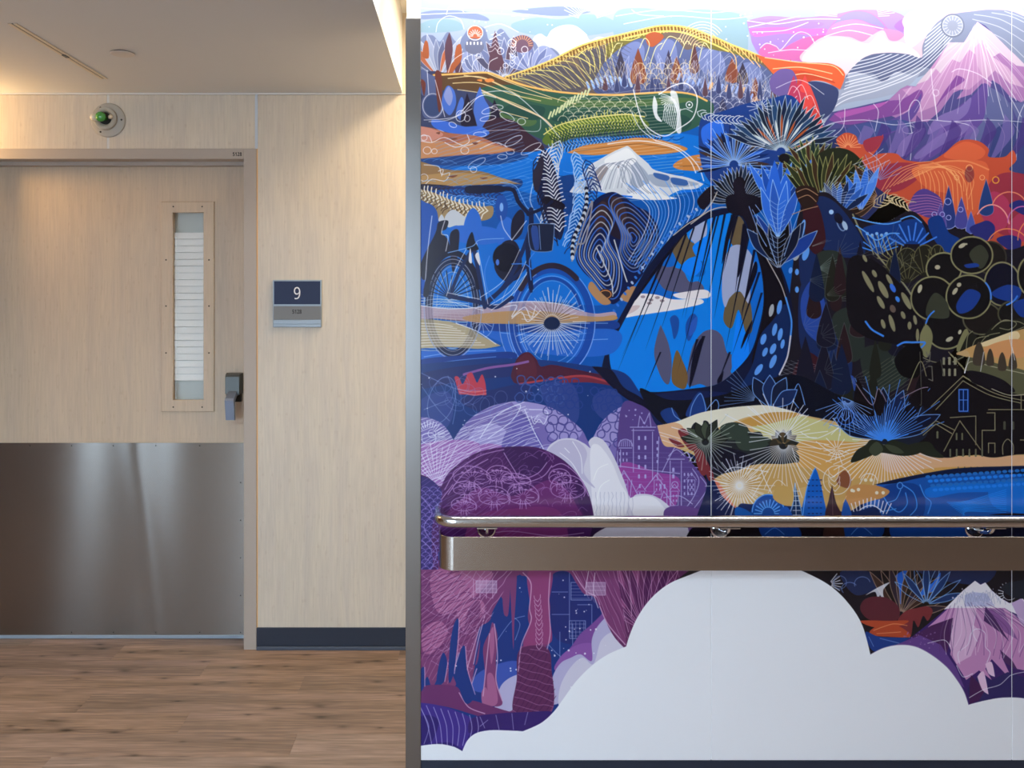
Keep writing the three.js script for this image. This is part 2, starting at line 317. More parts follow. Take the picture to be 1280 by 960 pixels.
  const arm = (() => { const s = new THREE.Shape([[0.02, -0.012], [0.06, -0.017], [0.108, -0.042], [0.115, -0.05], [0.098, -0.136], [0.086, -0.138], [0.094, -0.056], [0.056, -0.034], [0.02, -0.034]].map((p) => new THREE.Vector2(...p))); const g = new THREE.ExtrudeGeometry(s, { depth: 0.036, bevelEnabled: true, bevelSize: 0.002, bevelThickness: 0.002, bevelSegments: 2 }); g.rotateY(-Math.PI / 2); g.translate(0.034, 0, 0); return g; })();
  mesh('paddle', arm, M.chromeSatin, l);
}
// ---------------------------------------------------------------- room sign
{
  const z = Z_WALL, s = tag(group('room_sign', [wx(372, z), wy(380, z), z]), 'square room sign with white number 9 on navy above a grey strip', 'sign');
  const X = (px) => wx(px, z) - wx(372, z), Y = (py) => wy(py, z) - wy(380, z);
  mesh('sign_frame', box(X(342), X(402.5), Y(409), Y(350), 0, 0.013, 0.0015), M.signSilver, s);
  const n = tag(mesh('number_plate', box(X(343.5), X(401), Y(380.3), Y(351.6), 0.011, 0.0155, 0.0006), M.signNavy, s), 'navy plate with white 9');
  mesh('digit', words('9', 0.052, 0.0012, fontR, 0.86).translate(X(372.3), Y(366.4), 0.0153), M.signWhite, n);
  const gp = tag(mesh('name_plate', box(X(343), X(402), Y(399.6), Y(382.6), 0.011, 0.0148, 0.0006), M.signGrey, s), 'grey plate with small 5128');
  mesh('number', words('5128', 0.018, 0.0005, font, 0.76).translate(X(372), Y(389.5), 0.0146), M.ink, gp);
  mesh('paper_tray', merge([box(X(343), X(402), Y(404.5), Y(400.2), 0.011, 0.0165, 0.001), box(X(343), X(402), Y(408.4), Y(405.4), 0.011, 0.0175, 0.001)]), M.signSilver, s);
}
// ---------------------------------------------------------------- call light over the door
{
  const z = Z_WALL, cx = wx(136, z), cy = wy(150.5, z), g = tag(group('call_light', [cx, cy, z]), 'round grey wall call light with green and white bulbs above the door', 'call light');
  mesh('base', lathe([[0, 0], [0.0745, 0], [0.0745, 0.006], [0.071, 0.012], [0.05, 0.0145], [0, 0.0145]], 48).rotateX(Math.PI / 2), M.plastic, g);
  mesh('collar', lathe([[0.026, 0.014], [0.05, 0.014], [0.05, 0.026], [0.046, 0.031], [0.034, 0.031], [0.032, 0.024], [0.026, 0.02]], 48).rotateX(Math.PI / 2).translate(-0.006, 0.004, 0), M.plastic, g);
  mesh('socket', cyl(0.026, 0.012).rotateX(Math.PI / 2).translate(-0.006, 0.004, 0.02), M.black, g);
  const bulb = (x, y, zz, r, m, tilt) => { const b = lathe([[0, 0.052], [r * 0.5, 0.05], [r * 0.87, 0.045], [r, 0.036], [r * 0.9, 0.026], [r * 0.6, 0.018], [r * 0.55, 0]], 24).rotateX(Math.PI / 2); const o = mesh('bulb', b, m, g); o.position.set(x, y, zz); o.rotation.y = tilt; return o; };
  tag(bulb(-0.008, 0.004, 0.024, 0.022, M.greenBulb, -0.05), 'green bulb');
  tag(bulb(-0.024, 0.004, 0.018, 0.016, M.whiteBulb, -0.62), 'white bulb');
  tag(bulb(0.008, 0.006, 0.016, 0.0095, M.whiteBulb, 0.55), 'white bulb');
  for (const a of [0, 2.09, 4.19]) { const s = mesh('screw', cyl(0.004, 0.003, 12).rotateX(Math.PI / 2), M.darkMetal, g); s.position.set(0.061 * Math.cos(a), 0.061 * Math.sin(a), 0.0135); }
}
// ---------------------------------------------------------------- ceiling fittings
{
  const k = (EYE * 0 + H_LOW - EYE) * FOCAL, Zp = (py) => k / (VY - py), zc = -Zp(66), xc = (153 - VX) * -zc / FOCAL;
  const s = tag(group('sprinkler_cover', [xc, H_LOW, zc]), 'small round concealed sprinkler cover on the grey ceiling', 'sprinkler');
  mesh('cover_plate', lathe([[0, -0.007], [0.038, -0.007], [0.0425, -0.0045], [0.0425, -0.003], [0, -0.003]], 40), M.ceilingPlate, s);
  mesh('collar', lathe([[0.036, -0.003], [0.036, 0], [0.03, 0], [0.03, -0.003]], 40), M.darkMetal, s);
  const z0 = -Zp(98), z1 = -Zp(29), xt = (130 - VX) * -z0 / FOCAL;
  const t = tag(group('ceiling_track', [xt, H_LOW, (z0 + z1) / 2]), 'slim metal track set in the ceiling near the call light', 'track'), L = z1 - z0;
  for (const sx of [-1, 1]) mesh('flange', box(sx * 0.009 - 0.0065, sx * 0.009 + 0.0065, -0.003, 0, -L / 2, L / 2, 0.0012), M.trackMetal, t);
  mesh('slot', box(-0.0025, 0.0025, -0.001, 0, -L / 2, L / 2), M.darkMetal, t);
  tag(mesh('carrier', box(-0.007, 0.007, -0.006, -0.002, -0.035, 0.0, 0.0015), M.satin, t), 'dark carrier');
}
// ---------------------------------------------------------------- corner guard
{
  const z = Z_MURAL, x1 = wx(526, z), x0 = X_CORNER, t = 0.003, top = wy(23, z);
  const g = tag(group('corner_guard', [x0, 0, z]), 'tall brushed steel corner guard at the edge of the mural', 'corner guard');
  mesh('face_leg', box(0, x1 - x0, 0.001, top, -0.01, t, 0.0012), M.guardSteel, g);
  mesh('side_leg', box(0, t, 0.001, top, -0.15, -0.01), M.guardSteel, g);
}
// ---------------------------------------------------------------- handrail in front of the mural
{
  const zR = Z_MURAL + 0.1, zB = Z_MURAL + 0.078;              // rail axis and bumper face
  const R = 0.0175, yR = wy(652, zR), xL = wx(560, zR), xEnd = X_MAX - 0.3;
  const h = tag(group('handrail', [0, 0, 0]), 'stainless steel handrail with wide bumper plate running across the mural', 'handrail');
  const curve = new THREE.CurvePath(), a = new THREE.Vector3(wx(549, zR), yR, Z_MURAL), rr = 0.055;
  curve.add(new THREE.LineCurve3(a, new THREE.Vector3(a.x, yR, zR - rr)));
  curve.add(new THREE.QuadraticBezierCurve3(new THREE.Vector3(a.x, yR, zR - rr), new THREE.Vector3(a.x, yR, zR), new THREE.Vector3(a.x + rr, yR, zR)));
  curve.add(new THREE.LineCurve3(new THREE.Vector3(a.x + rr, yR, zR), new THREE.Vector3(xEnd, yR, zR)));
  const pts = []; for (const c of curve.curves) for (let i = 0; i <= 16; i++) pts.push(c.getPoint(i / 16));
  { const out = [pts[0]]; for (const p of pts) if (p.distanceTo(out[out.length - 1]) > 1e-4) out.push(p); const cc = new THREE.CatmullRomCurve3(out, false, 'centripetal'); mesh('rail', new THREE.TubeGeometry(cc, 260, R, 24), M.steelRail, h); }
  // bumper: thin plate, its left end rolled back to the wall
  const yT = wy(671.5, zB), yB = wy(713, zB), bx = wx(548.5, zB), br = 0.046, th = 0.003, prof = [];
  const s = new THREE.Shape(); s.moveTo(xEnd, zB); s.lineTo(bx + br, zB);
  s.absarc(bx + br, zB - br, br, Math.PI / 2, Math.PI, false); s.lineTo(bx, Z_MURAL + 0.001); s.lineTo(bx + th, Z_MURAL + 0.001); s.lineTo(bx + th, zB - br);
  s.absarc(bx + br, zB - br, br - th, Math.PI, Math.PI / 2, true); s.lineTo(xEnd, zB - th); s.closePath();
  const bg = new THREE.ExtrudeGeometry(s, { depth: yT - yB, bevelEnabled: true, bevelSize: 0.0008, bevelThickness: 0.0008, bevelSegments: 1, curveSegments: 24 });
  bg.rotateX(-Math.PI / 2); bg.scale(1, 1, -1);
  { const ix = bg.index; const p = bg.attributes; for (const n of ['position', 'normal', 'uv']) { const A = p[n], k = A.itemSize; for (let i = 0; i < A.count; i += 3) for (let c = 0; c < k; c++) { const q = A.array[(i + 1) * k + c]; A.array[(i + 1) * k + c] = A.array[(i + 2) * k + c]; A.array[(i + 2) * k + c] = q; } } void ix; }
  bg.computeVertexNormals(); bg.translate(0, yB, 0);
  { const p = bg.attributes.position, u = bg.attributes.uv; for (let i = 0; i < p.count; i++) u.setXY(i, p.getX(i) + p.getZ(i), p.getY(i)); }
  mesh('bumper', bg, M.steelBumper, h);
  const arm = (() => { const c = new THREE.CatmullRomCurve3([[0, -0.05, -0.097], [0, -0.047, -0.06], [0, -0.036, -0.018], [0, -0.016, -0.001]].map((p) => new THREE.Vector3(...p))); return new THREE.TubeGeometry(c, 20, 0.006, 12); })();
  for (const px of [609, 912, 1243, 1574]) {
    const b = group('bracket', [wx(px, zR), yR, zR], h);
    mesh('rosette', lathe([[0, 0.012], [0.02, 0.011], [0.028, 0.006], [0.03, 0]], 32).rotateX(Math.PI / 2).translate(0, -0.05, -0.0995), M.chrome, b);
    mesh('arm', arm, M.chrome, b);
    mesh('saddle', box(-0.03, 0.03, -0.0205, -0.0165, -0.009, 0.009, 0.001), M.chrome, b);
  }
}
// ---------------------------------------------------------------- printed mural: a drawing in flat inks, one drawing unit is 1/402 m on the panel
function paintMural(ctx, X0, X1, Y0, Y1, scale) {
  ctx.setTransform(scale, 0, 0, scale, -X0 * scale, -Y0 * scale);
  ctx.lineCap = 'round'; ctx.lineJoin = 'round';
  const R = rng(1234), PI = Math.PI;
  const q = (s) => s.trim().split(/\s+/).map((t) => { const c = t.endsWith('!'), [x, y] = (c ? t.slice(0, -1) : t).split(',').map(Number); return [x, y, c]; });
  const trace = (p, closed) => {                                  // smooth curve through the points; a point marked ! is a corner
    const n = p.length, at = (i) => closed ? p[(i + n) % n] : p[Math.max(0, Math.min(n - 1, i))], tan = (i) => at(i)[2] ? [0, 0] : [(at(i + 1)[0] - at(i - 1)[0]) / 6, (at(i + 1)[1] - at(i - 1)[1]) / 6];
    ctx.moveTo(p[0][0], p[0][1]);
    for (let i = 0; i < (closed ? n : n - 1); i++) { const a = at(i), b = at(i + 1), ta = tan(i), tb = tan(i + 1); ctx.bezierCurveTo(a[0] + ta[0], a[1] + ta[1], b[0] - tb[0], b[1] - tb[1], b[0], b[1]); }
    if (closed) ctx.closePath();
  };
  const P = (s) => (typeof s === 'string' ? q(s) : s);
  const F = (c, s) => { ctx.beginPath(); trace(P(s), true); ctx.fillStyle = c; ctx.fill(); };
  const G = (c, s) => { ctx.beginPath(); P(s).forEach(([x, y], i) => i ? ctx.lineTo(x, y) : ctx.moveTo(x, y)); ctx.closePath(); ctx.fillStyle = c; ctx.fill(); };
  const L = (c, w, s) => { ctx.beginPath(); trace(P(s), false); ctx.strokeStyle = c; ctx.lineWidth = w; ctx.stroke(); };
  const LL = (c, w, list) => list.split('|').forEach((s) => L(c, w, s));
  const FF = (c, list) => list.split('|').forEach((s) => F(c, s));
  const O = (c, w, s) => { ctx.beginPath(); trace(P(s), true); ctx.strokeStyle = c; ctx.lineWidth = w; ctx.stroke(); };
  const E = (c, x, y, rx, ry = rx, a = 0) => { ctx.beginPath(); ctx.ellipse(x, y, rx, ry, a, 0, 2 * PI); ctx.fillStyle = c; ctx.fill(); };
  const EO = (c, w, x, y, rx, ry = rx, a = 0, a0 = 0, a1 = 2 * PI) => { ctx.beginPath(); ctx.ellipse(x, y, rx, ry, a, a0, a1); ctx.strokeStyle = c; ctx.lineWidth = w; ctx.stroke(); };
  const box2 = (c, x, y, w, h) => { ctx.fillStyle = c; ctx.fillRect(x, y, w, h); };
  const boxO = (c, lw, x, y, w, h) => { ctx.strokeStyle = c; ctx.lineWidth = lw; ctx.strokeRect(x, y, w, h); };
  const clip = (s, fn) => { ctx.save(); ctx.beginPath(); trace(P(s), true); ctx.clip(); fn(); ctx.restore(); };
  const clipE = (x, y, rx, ry, fn) => { ctx.save(); ctx.beginPath(); ctx.ellipse(x, y, rx, ry, 0, 0, 2 * PI); ctx.clip(); fn(); ctx.restore(); };
  const J = (a) => (R() - 0.5) * 2 * a;
  const rays = (c, w, x, y, r0, r1, a0, a1, n, jit = 0.15) => { for (let i = 0; i < n; i++) { const a = a0 + (a1 - a0) * (n > 1 ? i / (n - 1) : 0.5), k = 1 + J(jit), cs = Math.cos(a), sn = Math.sin(a); L(c, w, [[x + r0 * cs, y + r0 * sn], [x + r1 * k * cs, y + r1 * k * sn]]); } };
  const petals = (c, x, y, r0, r1, a0, a1, n, wd, oc, ow = 0.6) => { for (let i = 0; i < n; i++) { const a = a0 + (a1 - a0) * (n > 1 ? i / (n - 1) : 0.5), cs = Math.cos(a), sn = Math.sin(a), k = Array.isArray(c) ? c[i % c.length] : c, rr = r1 * (1 + J(0.12)), m = (r0 + rr) * 0.55; const s = [[x + r0 * cs, y + r0 * sn, 1], [x + m * cs - wd * sn, y + m * sn + wd * cs], [x + rr * cs, y + rr * sn, 1], [x + m * cs + wd * sn, y + m * sn - wd * cs]]; if (k) F(k, s); if (oc) O(oc, ow, s); } };
  const along = (pts, step, fn) => { for (let i = 0; i + 1 < pts.length; i++) { const [ax, ay] = pts[i], [bx, by] = pts[i + 1], d = Math.hypot(bx - ax, by - ay), a = Math.atan2(by - ay, bx - ax); for (let t = 0; t < d; t += step) fn(ax + (bx - ax) * t / d, ay + (by - ay) * t / d, a); } };
  const frond = (c, w, s, len, step, ang = 0.9, both = 3) => along(P(s), step, (x, y, a) => { for (const sg of [-1, 1]) if (both & (sg < 0 ? 1 : 2)) { const b = a + sg * ang, l = len * (0.8 + R() * 0.4); L(c, w, [[x, y], [x + Math.cos(b) * l * 0.6, y + Math.sin(b) * l * 0.6], [x + Math.cos(b - sg * 0.25) * l, y + Math.sin(b - sg * 0.25) * l]]); } });
  const scales = (c, w, x0, y0, x1, y1, r) => { for (let j = 0, y = y0; y < y1; y += r * 0.9, j++) for (let x = x0 + (j % 2) * r; x < x1; x += 2 * r) EO(c, w, x, y, r, r * 1.05, 0, PI, 2 * PI); };
  const contours = (c, w, s, n, cx, cy, k0 = 1, k1 = 0.12) => { const p = P(s); for (let i = 0; i < n; i++) { const k = k0 + (k1 - k0) * i / Math.max(1, n - 1); O(c, w, p.map(([x, y]) => [cx + (x - cx) * k + J(1.2), cy + (y - cy) * k + J(1.2)])); } };
  const hatch = (c, w, x0, y0, x1, y1, gap, ang, wob = 0) => { const cx = (x0 + x1) / 2, cy = (y0 + y1) / 2, rad = Math.hypot(x1 - x0, y1 - y0) / 2, cs = Math.cos(ang), sn = Math.sin(ang); for (let d = -rad; d < rad; d += gap) { const p = []; for (let t = -rad; t <= rad; t += rad / 5) p.push([cx + cs * t - sn * (d + J(wob)), cy + sn * t + cs * (d + J(wob))]); L(c, w, p); } };
  const conifer = (c, x, y, w, h, oc) => { const s = [[x - w, y - h * 0.12], [x - w * 0.75, y - h * 0.5], [x, y - h, 1], [x + w * 0.75, y - h * 0.5], [x + w, y - h * 0.12], [x, y]]; F(c, s); if (oc) O(oc, 0.7, s); };
  const dots = (c, n, x0, y0, x1, y1, r) => { for (let i = 0; i < n; i++) E(c, x0 + R() * (x1 - x0), y0 + R() * (y1 - y0), r * (0.5 + R())); };
  const windows = (c, x, y, nx, ny, dx, dy, w, h) => { for (let j = 0; j < ny; j++) for (let i = 0; i < nx; i++) { E(c, x + i * dx, y + j * dy, w / 2, w / 2); box2(c, x + i * dx - w / 2, y + j * dy, w, h); } };
  const lash = (c, n, x0, y0, x1, y1, len, ang, w) => { for (let i = 0; i < n; i++) { const t = i / (n - 1), x = x0 + (x1 - x0) * t, y = y0 + (y1 - y0) * t; L(c, w, [[x, y], [x + Math.cos(ang) * len, y + Math.sin(ang) * len]]); } };
  const pebbles = (c, w, x0, y0, x1, y1, r) => { for (let j = 0, y = y0; y < y1; y += r * 1.75, j++) for (let x = x0 + (j % 2) * r; x < x1; x += r * 2.05) { const n = 6, p = [], k = r * (0.8 + R() * 0.25), xx = x + J(r * 0.3), yy = y + J(r * 0.3); for (let i = 0; i < n; i++) { const a = i / n * 2 * PI + R() * 0.5; p.push([xx + Math.cos(a) * k * (0.85 + R() * 0.25), yy + Math.sin(a) * k * (0.85 + R() * 0.25)]); } w ? O(c, w, p) : F(c, p); } };
  const W = 'rgba(240,242,252,', line = (a) => W + a + ')';
  const XE = X1 + 10;

  // ---- sky
  box2('#2a1c6e', 500, 860, 220, 90);
  box2('#9dacc8', 500, -130, 1600, 330);
  box2('#b2bed2', 500, -130, 1600, 110);  // paler top band: some of the lamp wash painted into the sky colour
  FF('#88a6b8', '526,30 545,24 570,26 580,36 560,40 526,40|640,30 670,22 700,24 730,18 760,22 775,36 740,44 690,46 650,40|770,16 800,10 840,14 880,12 930,20 935,45 930,70 900,56 860,40 830,36 800,40 770,48');
  FF('#7a88ac', '526,16 560,12 600,18 610,26 570,22 526,24|640,14 700,8 740,14 700,20');
  FF('#c3c9d4', '664,58 668,46 676,42 684,46 690,38 704,32 720,33 732,42 738,50 748,46 758,48 764,58 740,74 700,84 664,78');
  LL(line(0.75), 0.8, '526,10 560,12 600,9 660,12|526,18 600,16 660,20|600,8 700,6 760,10|545,40 548,28 560,20 575,24 580,36|558,18 562,8 574,8 580,16|640,20 660,18 690,22|770,20 830,12 890,16 930,10|780,30 840,20 900,24 940,20|790,12 800,18 830,20|826,4 850,2 880,8|684,48 690,38 704,32 720,33 734,44');
  rays(line(0.7), 0.7, 735, 26, 12, 30, PI * 1.1, PI * 1.9, 22, 0.2);
  dots(line(0.9), 40, 526, 0, 940, 50, 0.8);
  // ---- violet sky and pink clouds on the right
  F('#9c84c8', '933,26! 960,20 1000,22 1040,18 1080,12 1130,20 1135,60 1050,84 1000,78 950,70');
  FF('#9a7ccc', '934,28! 960,24 1010,26 1030,30 1010,36 960,34|940,44 980,40 1010,44 1030,40 1032,56 1000,62 965,66 948,66');
  F('#b86fc4', '936,36! 970,34 1010,36 1032,36 1030,44 980,42 944,46');
  FF('#c468a8', '948,66 956,56 968,56 976,62 990,54 1010,46 1040,44 1060,50 1050,76 1000,76 960,72');
  F('#a878b4', '1036,36 1050,20 1068,13 1088,16 1104,28 1110,42 1080,46 1040,46');
  F('#8f86b8', '1038,36 1052,20 1070,14 1090,18 1106,34 1090,30 1070,24 1050,30');
  F('#c286b4', '1032,48 1040,32 1060,25 1080,27 1098,38 1106,36 1126,40 1134,52 1120,60 1050,62');
  F('#9a6fc0', '1118,34 1124,26 1134,22 1142,18 1136,30 1130,40');
  F('#d0b4c6', '1000,74 1012,58 1030,46 1060,46 1078,52 1090,44 1104,38 1112,50 1124,50 1132,40 1128,26 1140,14 1170,10 1200,4 1260,6 1280,18 1280,60 1160,80 1060,94 1030,90');
  FF('#dccbd6', '1004,78 1018,56 1046,46 1072,52 1086,54 1100,42 1112,52 1130,54 1150,72 1120,88 1058,92|1130,40 1136,22 1160,14 1170,30 1152,50 1136,60');
  LL(line(0.85), 0.8, '934,26 970,30 1010,24 1050,24|940,40 980,38 1010,28|936,34 1000,20|950,60 958,54 970,58 976,62 990,46 1000,40 1012,44 1020,58|1030,46 1060,38 1090,44|960,66 990,62 1020,64|1040,36 1070,30 1104,36');
  rays(line(0.7), 0.7, 1072, 22, 26, 48, PI * 1.02, PI * 1.98, 44, 0.2);
  dots(line(0.9), 22, 940, 26, 1030, 70, 0.8);
  // ---- storm cloud and disc
  F('#7d87a4', '1056,98 1066,84 1084,70 1110,66 1136,68 1152,72 1153,58 1160,42 1174,26 1190,18 1216,14 1240,12 1270,16 1300,40 1330,120 1250,80 1170,90 1110,110 1060,118 1030,140 1020,160 1018,130 1030,112');
  F('#5a6488', '1056,98 1066,84 1084,70 1110,66 1136,68 1152,72 1172,62 1180,52 1172,84 1150,84 1130,92 1104,102 1090,92 1060,96');
  F('#9aa3bd', '1018,150 1030,120 1060,108 1060,92 1080,92 1104,102 1120,90 1140,94 1150,92 1130,112 1100,122 1050,132 1026,160');
  clip('1050,120 1060,92 1084,70 1136,68 1153,70 1160,42 1190,20 1220,16 1190,50 1160,86 1120,112 1040,136 1010,160 1010,130', () => {
    for (let i = 0; i < 15; i++) L(line(0.8), 1.1, [[1010, 168 - i * 7 + J(1)], [1050, 128 - i * 4.6 + J(1)], [1100, 112 - i * 4.2 + J(1)], [1150, 90 - i * 4.6], [1190, 52 - i * 4]]);
  });
  LL(line(0.55), 0.8, '1218,18 1250,24 1280,40|1216,24 1250,34 1280,52|1240,16 1262,20 1280,28|1232,38 1256,50 1280,72|1256,14 1290,30 1320,70');
  E('#6e7690', 1191, 32, 15); E('#8d95ae', 1191, 32, 12.5); E('#8a92aa', 1191, 33, 7);
  rays(line(0.5), 0.8, 1191, 32, 7, 12, 0, 2 * PI * 0.94, 16, 0.05); EO(line(0.6), 0.8, 1191, 32, 12.5);
  // ---- snow mountain, upper right
  const mt = '1022,166! 1040,140! 1070,134! 1112,124! 1126,111! 1134,107! 1145,108! 1150,101! 1162,87! 1168,85! 1178,68! 1186,53! 1205,53! 1213,40! 1222,27! 1232,32! 1252,52! 1282,82! 1330,130! 1330,230! 1040,230!';
  G('#4c4a86', mt);
  G('#a074ac', '1112,124! 1126,111! 1134,107! 1145,108! 1162,87! 1168,85! 1186,53! 1205,53! 1222,27! 1252,52! 1282,82! 1300,110! 1276,128! 1262,120! 1250,106! 1240,100! 1236,126! 1228,104! 1214,118! 1196,124! 1206,110! 1192,116! 1176,138! 1160,152! 1130,152! 1104,140! 1110,130!');
  G('#b98cbc', '1128,112! 1145,108! 1162,87! 1186,54! 1205,54! 1222,28! 1236,40! 1228,60! 1236,90! 1226,100! 1212,112! 1190,112! 1170,132! 1150,140! 1126,146! 1140,124!');
  G('#c8b6cc', '1145,106! 1162,87! 1168,85! 1186,53! 1205,53! 1222,27! 1240,40! 1262,62! 1284,84! 1270,82! 1250,66! 1240,72! 1230,56! 1222,70! 1212,62! 1200,78! 1190,74! 1176,92! 1170,86! 1160,100!');
  G('#c2a0c4', '1218,60! 1228,50! 1240,70! 1260,84! 1280,110! 1262,104! 1244,88! 1232,100! 1222,82!');
  FF('#7d4a95', '1036,150! 1050,138 1080,134 1112,126 1128,124 1150,112 1152,124 1130,140 1100,148 1060,156|1196,94! 1206,100 1190,112 1178,124 1170,134 1180,116');
  G('#a558a8', '1042,142! 1060,138! 1112,126! 1100,134! 1080,140! 1050,148!');
  FF('#5f4a94', '1230,104! 1238,110 1236,140 1222,160 1190,180 1160,200 1140,206 1146,190 1170,170 1180,150 1200,132 1216,120|1152,116! 1148,138 1130,158 1104,170 1080,172 1110,152 1136,138');
  FF('#7a69ac', '1180,142! 1200,134 1214,122 1210,140 1196,152 1176,160 1160,168 1166,152|1140,166! 1156,160 1150,178 1136,192 1120,196 1126,178|1196,158! 1214,150 1206,166 1180,180 1150,198 1144,194 1170,172');
  FF('#5d6496', '1236,108! 1250,116 1262,130 1266,150 1250,160 1232,170 1228,190 1210,200 1214,170 1230,148|1262,128! 1290,132 1320,160 1310,210 1270,220 1262,190 1276,160 1270,146');
  FF('#3a447c', '1246,160! 1270,150 1300,170 1310,230 1240,240 1236,200|1020,168 1060,160 1100,168 1110,196 1080,206 1040,190');
  FF('#43508c', '1060,160 1100,152 1130,150 1136,158 1100,170 1090,190 1070,178');
  LL(line(0.7), 0.9, '1222,30 1216,70 1206,110|1228,46 1240,90 1250,130 1256,150|1234,60 1252,94 1270,126|1226,52 1232,80 1236,120|1190,90 1200,86 1222,92 1240,104|1024,164 1040,154 1080,150 1120,156 1160,150 1190,152 1232,150 1272,152 1300,156|1124,118 1126,150 1124,166|1164,86 1166,110 1172,150|1056,136 1054,158 1042,170|1092,130 1098,140 1094,164|1140,166 1136,140 1142,126 1150,130 1152,160 1142,170 1138,200|1192,152 1214,158 1220,176 1218,204|1168,118 1172,150|1280,130 1272,152 1270,200|1262,120 1276,146');
  EO(line(0.6), 0.8, 1170, 116, 4); EO(line(0.6), 0.8, 1136, 162, 8, 5);
  clip(mt.replace(/!/g, ''), () => {
    for (let i = 0; i < 24; i++) L('rgba(244,232,246,.4)', 0.7, [[1222 + J(6), 36 + J(6)], [1212 + (i - 12) * 5, 80 + J(8)], [1206 + (i - 12) * 9, 130 + J(14)]]);
    for (let i = 0; i < 14; i++) L('rgba(190,160,215,.5)', 0.8, [[1050 + i * 18, 150 + J(6)], [1058 + i * 18, 170], [1050 + i * 18 + J(10), 196]]);
    for (let i = 0; i < 10; i++) F(i % 2 ? 'rgba(70,52,124,.7)' : 'rgba(128,108,178,.6)', [[1080 + i * 22, 150 + J(8), 1], [1092 + i * 22, 164], [1076 + i * 22, 188], [1060 + i * 22, 204, 1], [1074 + i * 22, 170]]);
  });
  // ---- left thicket on the skyline
  const thicket = '526,50 540,44 550,52 560,40 572,52 590,32 606,36 612,50 626,36 640,50 652,44 668,52 676,62 690,60 700,70 690,80 650,92 600,94 526,94';
  F('#7581a6', thicket);
  FF('#8f9ac4', '526,80 532,62 540,60 548,70 562,64 570,78 580,66 590,64 600,66 610,74 620,84 600,94 526,94|660,78 672,60 684,58 696,68 700,76 670,86');
  petals(['#9aa3bf', '#7d87a8', '#5e6486', '#b3674a', '#aab2c8'], 548, 98, 6, 54, PI * 1.12, PI * 1.72, 11, 4.5, line(0.6));
  petals(['#7b86b0', '#8d98c4', '#6a739c'], 600, 96, 4, 34, PI * 1.12, PI * 1.9, 11, 4.5, line(0.8));
  petals(['#50506c', '#6d76a0', '#5a4a5c'], 632, 98, 4, 50, PI * 1.2, PI * 1.85, 10, 5, line(0.7));
  petals(['#6d78a8', '#8d98c4'], 664, 92, 4, 38, PI * 1.15, PI * 1.85, 9, 4, line(0.6));
  FF('#5b4150', '612,86 614,60 619,38! 624,58 630,84|570,92 568,74 571,56! 576,76 578,92|560,92 556,60 562,40! 566,62');
  FF('#a65c3c', '568,84 570,60 576,56 577,74|528,70 531,52 535,54 536,72|556,96 566,78 572,80 562,96');
  E('#b4654c', 594, 41, 9.5, 9); E('#6a6f8c', 593, 58, 12, 10); EO(line(0.9), 1, 594, 41, 9.5, 9); rays(line(0.9), 0.8, 594, 45, 3, 8, PI, 2 * PI, 9, 0); windows(line(0.9), 584, 53, 5, 1, 4.4, 5, 1.8, 3);
  E('#6c5368', 653, 55, 14, 11); rays('#d49a70', 0.9, 653, 57, 8, 13, PI, 2 * PI, 13, 0); EO(line(0.8), 0.9, 640, 54, 5); EO(line(0.8), 0.9, 656, 62, 4); EO(line(0.8), 0.9, 626, 64, 4); EO(line(0.8), 0.9, 598, 70, 3); EO(line(0.8), 0.9, 632, 82, 3);
  frond(line(0.8), 0.8, '640,84 642,56', 6, 4, 0.8); frond(line(0.6), 0.8, '619,60 620,40', 8, 5, 2.4);
  LL(line(0.8), 0.8, '560,92 566,76 580,66|574,90 580,74 590,68|590,92 592,78 600,70|610,92 612,78 622,72|624,94 626,84|646,86 652,74 656,68|660,82 664,66|606,34 626,30 648,40|612,50 630,40');
  // ---- gold hill with its forest
  const gold = '560,104 600,100 632,96 662,86 692,74 724,58 756,48 790,40 820,33 842,32 866,36 890,45 912,55 940,66 962,76 980,88 1000,100 1010,130 900,150 700,140 600,120';
  F('#7a5b33', gold);
  F('#6a5d58', '640,98 680,86 724,66 760,54 800,44 840,38 862,40 890,52 920,64 950,78 970,92 980,120 860,136 740,128');
  FF('#54525c', '650,98 690,82 716,82 732,104 716,116 680,110|724,70 744,60 758,66 750,92 738,104 728,88');
  FF('#6f6a3c', '760,56 800,44 830,40 812,50 780,60 766,80|860,40 890,52 930,68 956,84 964,100 940,92 910,72 880,56');
  LL('#e8c76c', 2, '632,96 662,86 692,74 724,58 756,48 790,40 820,33 842,32 866,36 890,45 912,55 940,66 962,76|780,48 820,40 850,40 880,50 910,64');
  along(P('632,96 692,74 756,48 800,38 842,32 866,36 912,55 962,76'), 4.2, (x, y, a) => L('#e6c878', 1, [[x, y], [x + 1, y + 7]]));
  LL('#d9cf7a', 1, '640,98 660,100 690,112|652,92 680,94 712,110|664,88 694,90 724,108|682,82 708,84 734,106|694,76 720,80 746,108|706,70 724,72 744,84|722,62 736,74 738,92|734,58 742,70 744,90|746,54 750,66 750,88|756,52 758,64 756,84|764,50 766,60 762,80|720,72 732,62 744,58|776,50 790,50 800,46');
  const forest = '742,112 752,84 768,66 786,54 802,48 818,54 830,48 846,50 858,62 874,58 890,62 912,66 930,72 950,80 966,94 974,112 980,140 900,146 830,130 780,126';
  F('#56628f', forest);
  FF('#6f7cb0', '770,84 780,60 796,52 806,62 800,92 784,98|818,66 830,50 844,54 846,80 830,92|870,76 880,62 900,66 906,88 888,96|920,86 938,78 952,92 946,112 926,112|846,92 862,80 872,92 864,112');
  FF('#485280', '742,112 760,96 790,104 820,98 850,112 880,108 910,120 940,118 972,126 976,142 900,146 820,130 770,126');
  F('#a4553a', '808,44 820,40 830,46 818,58 810,56');
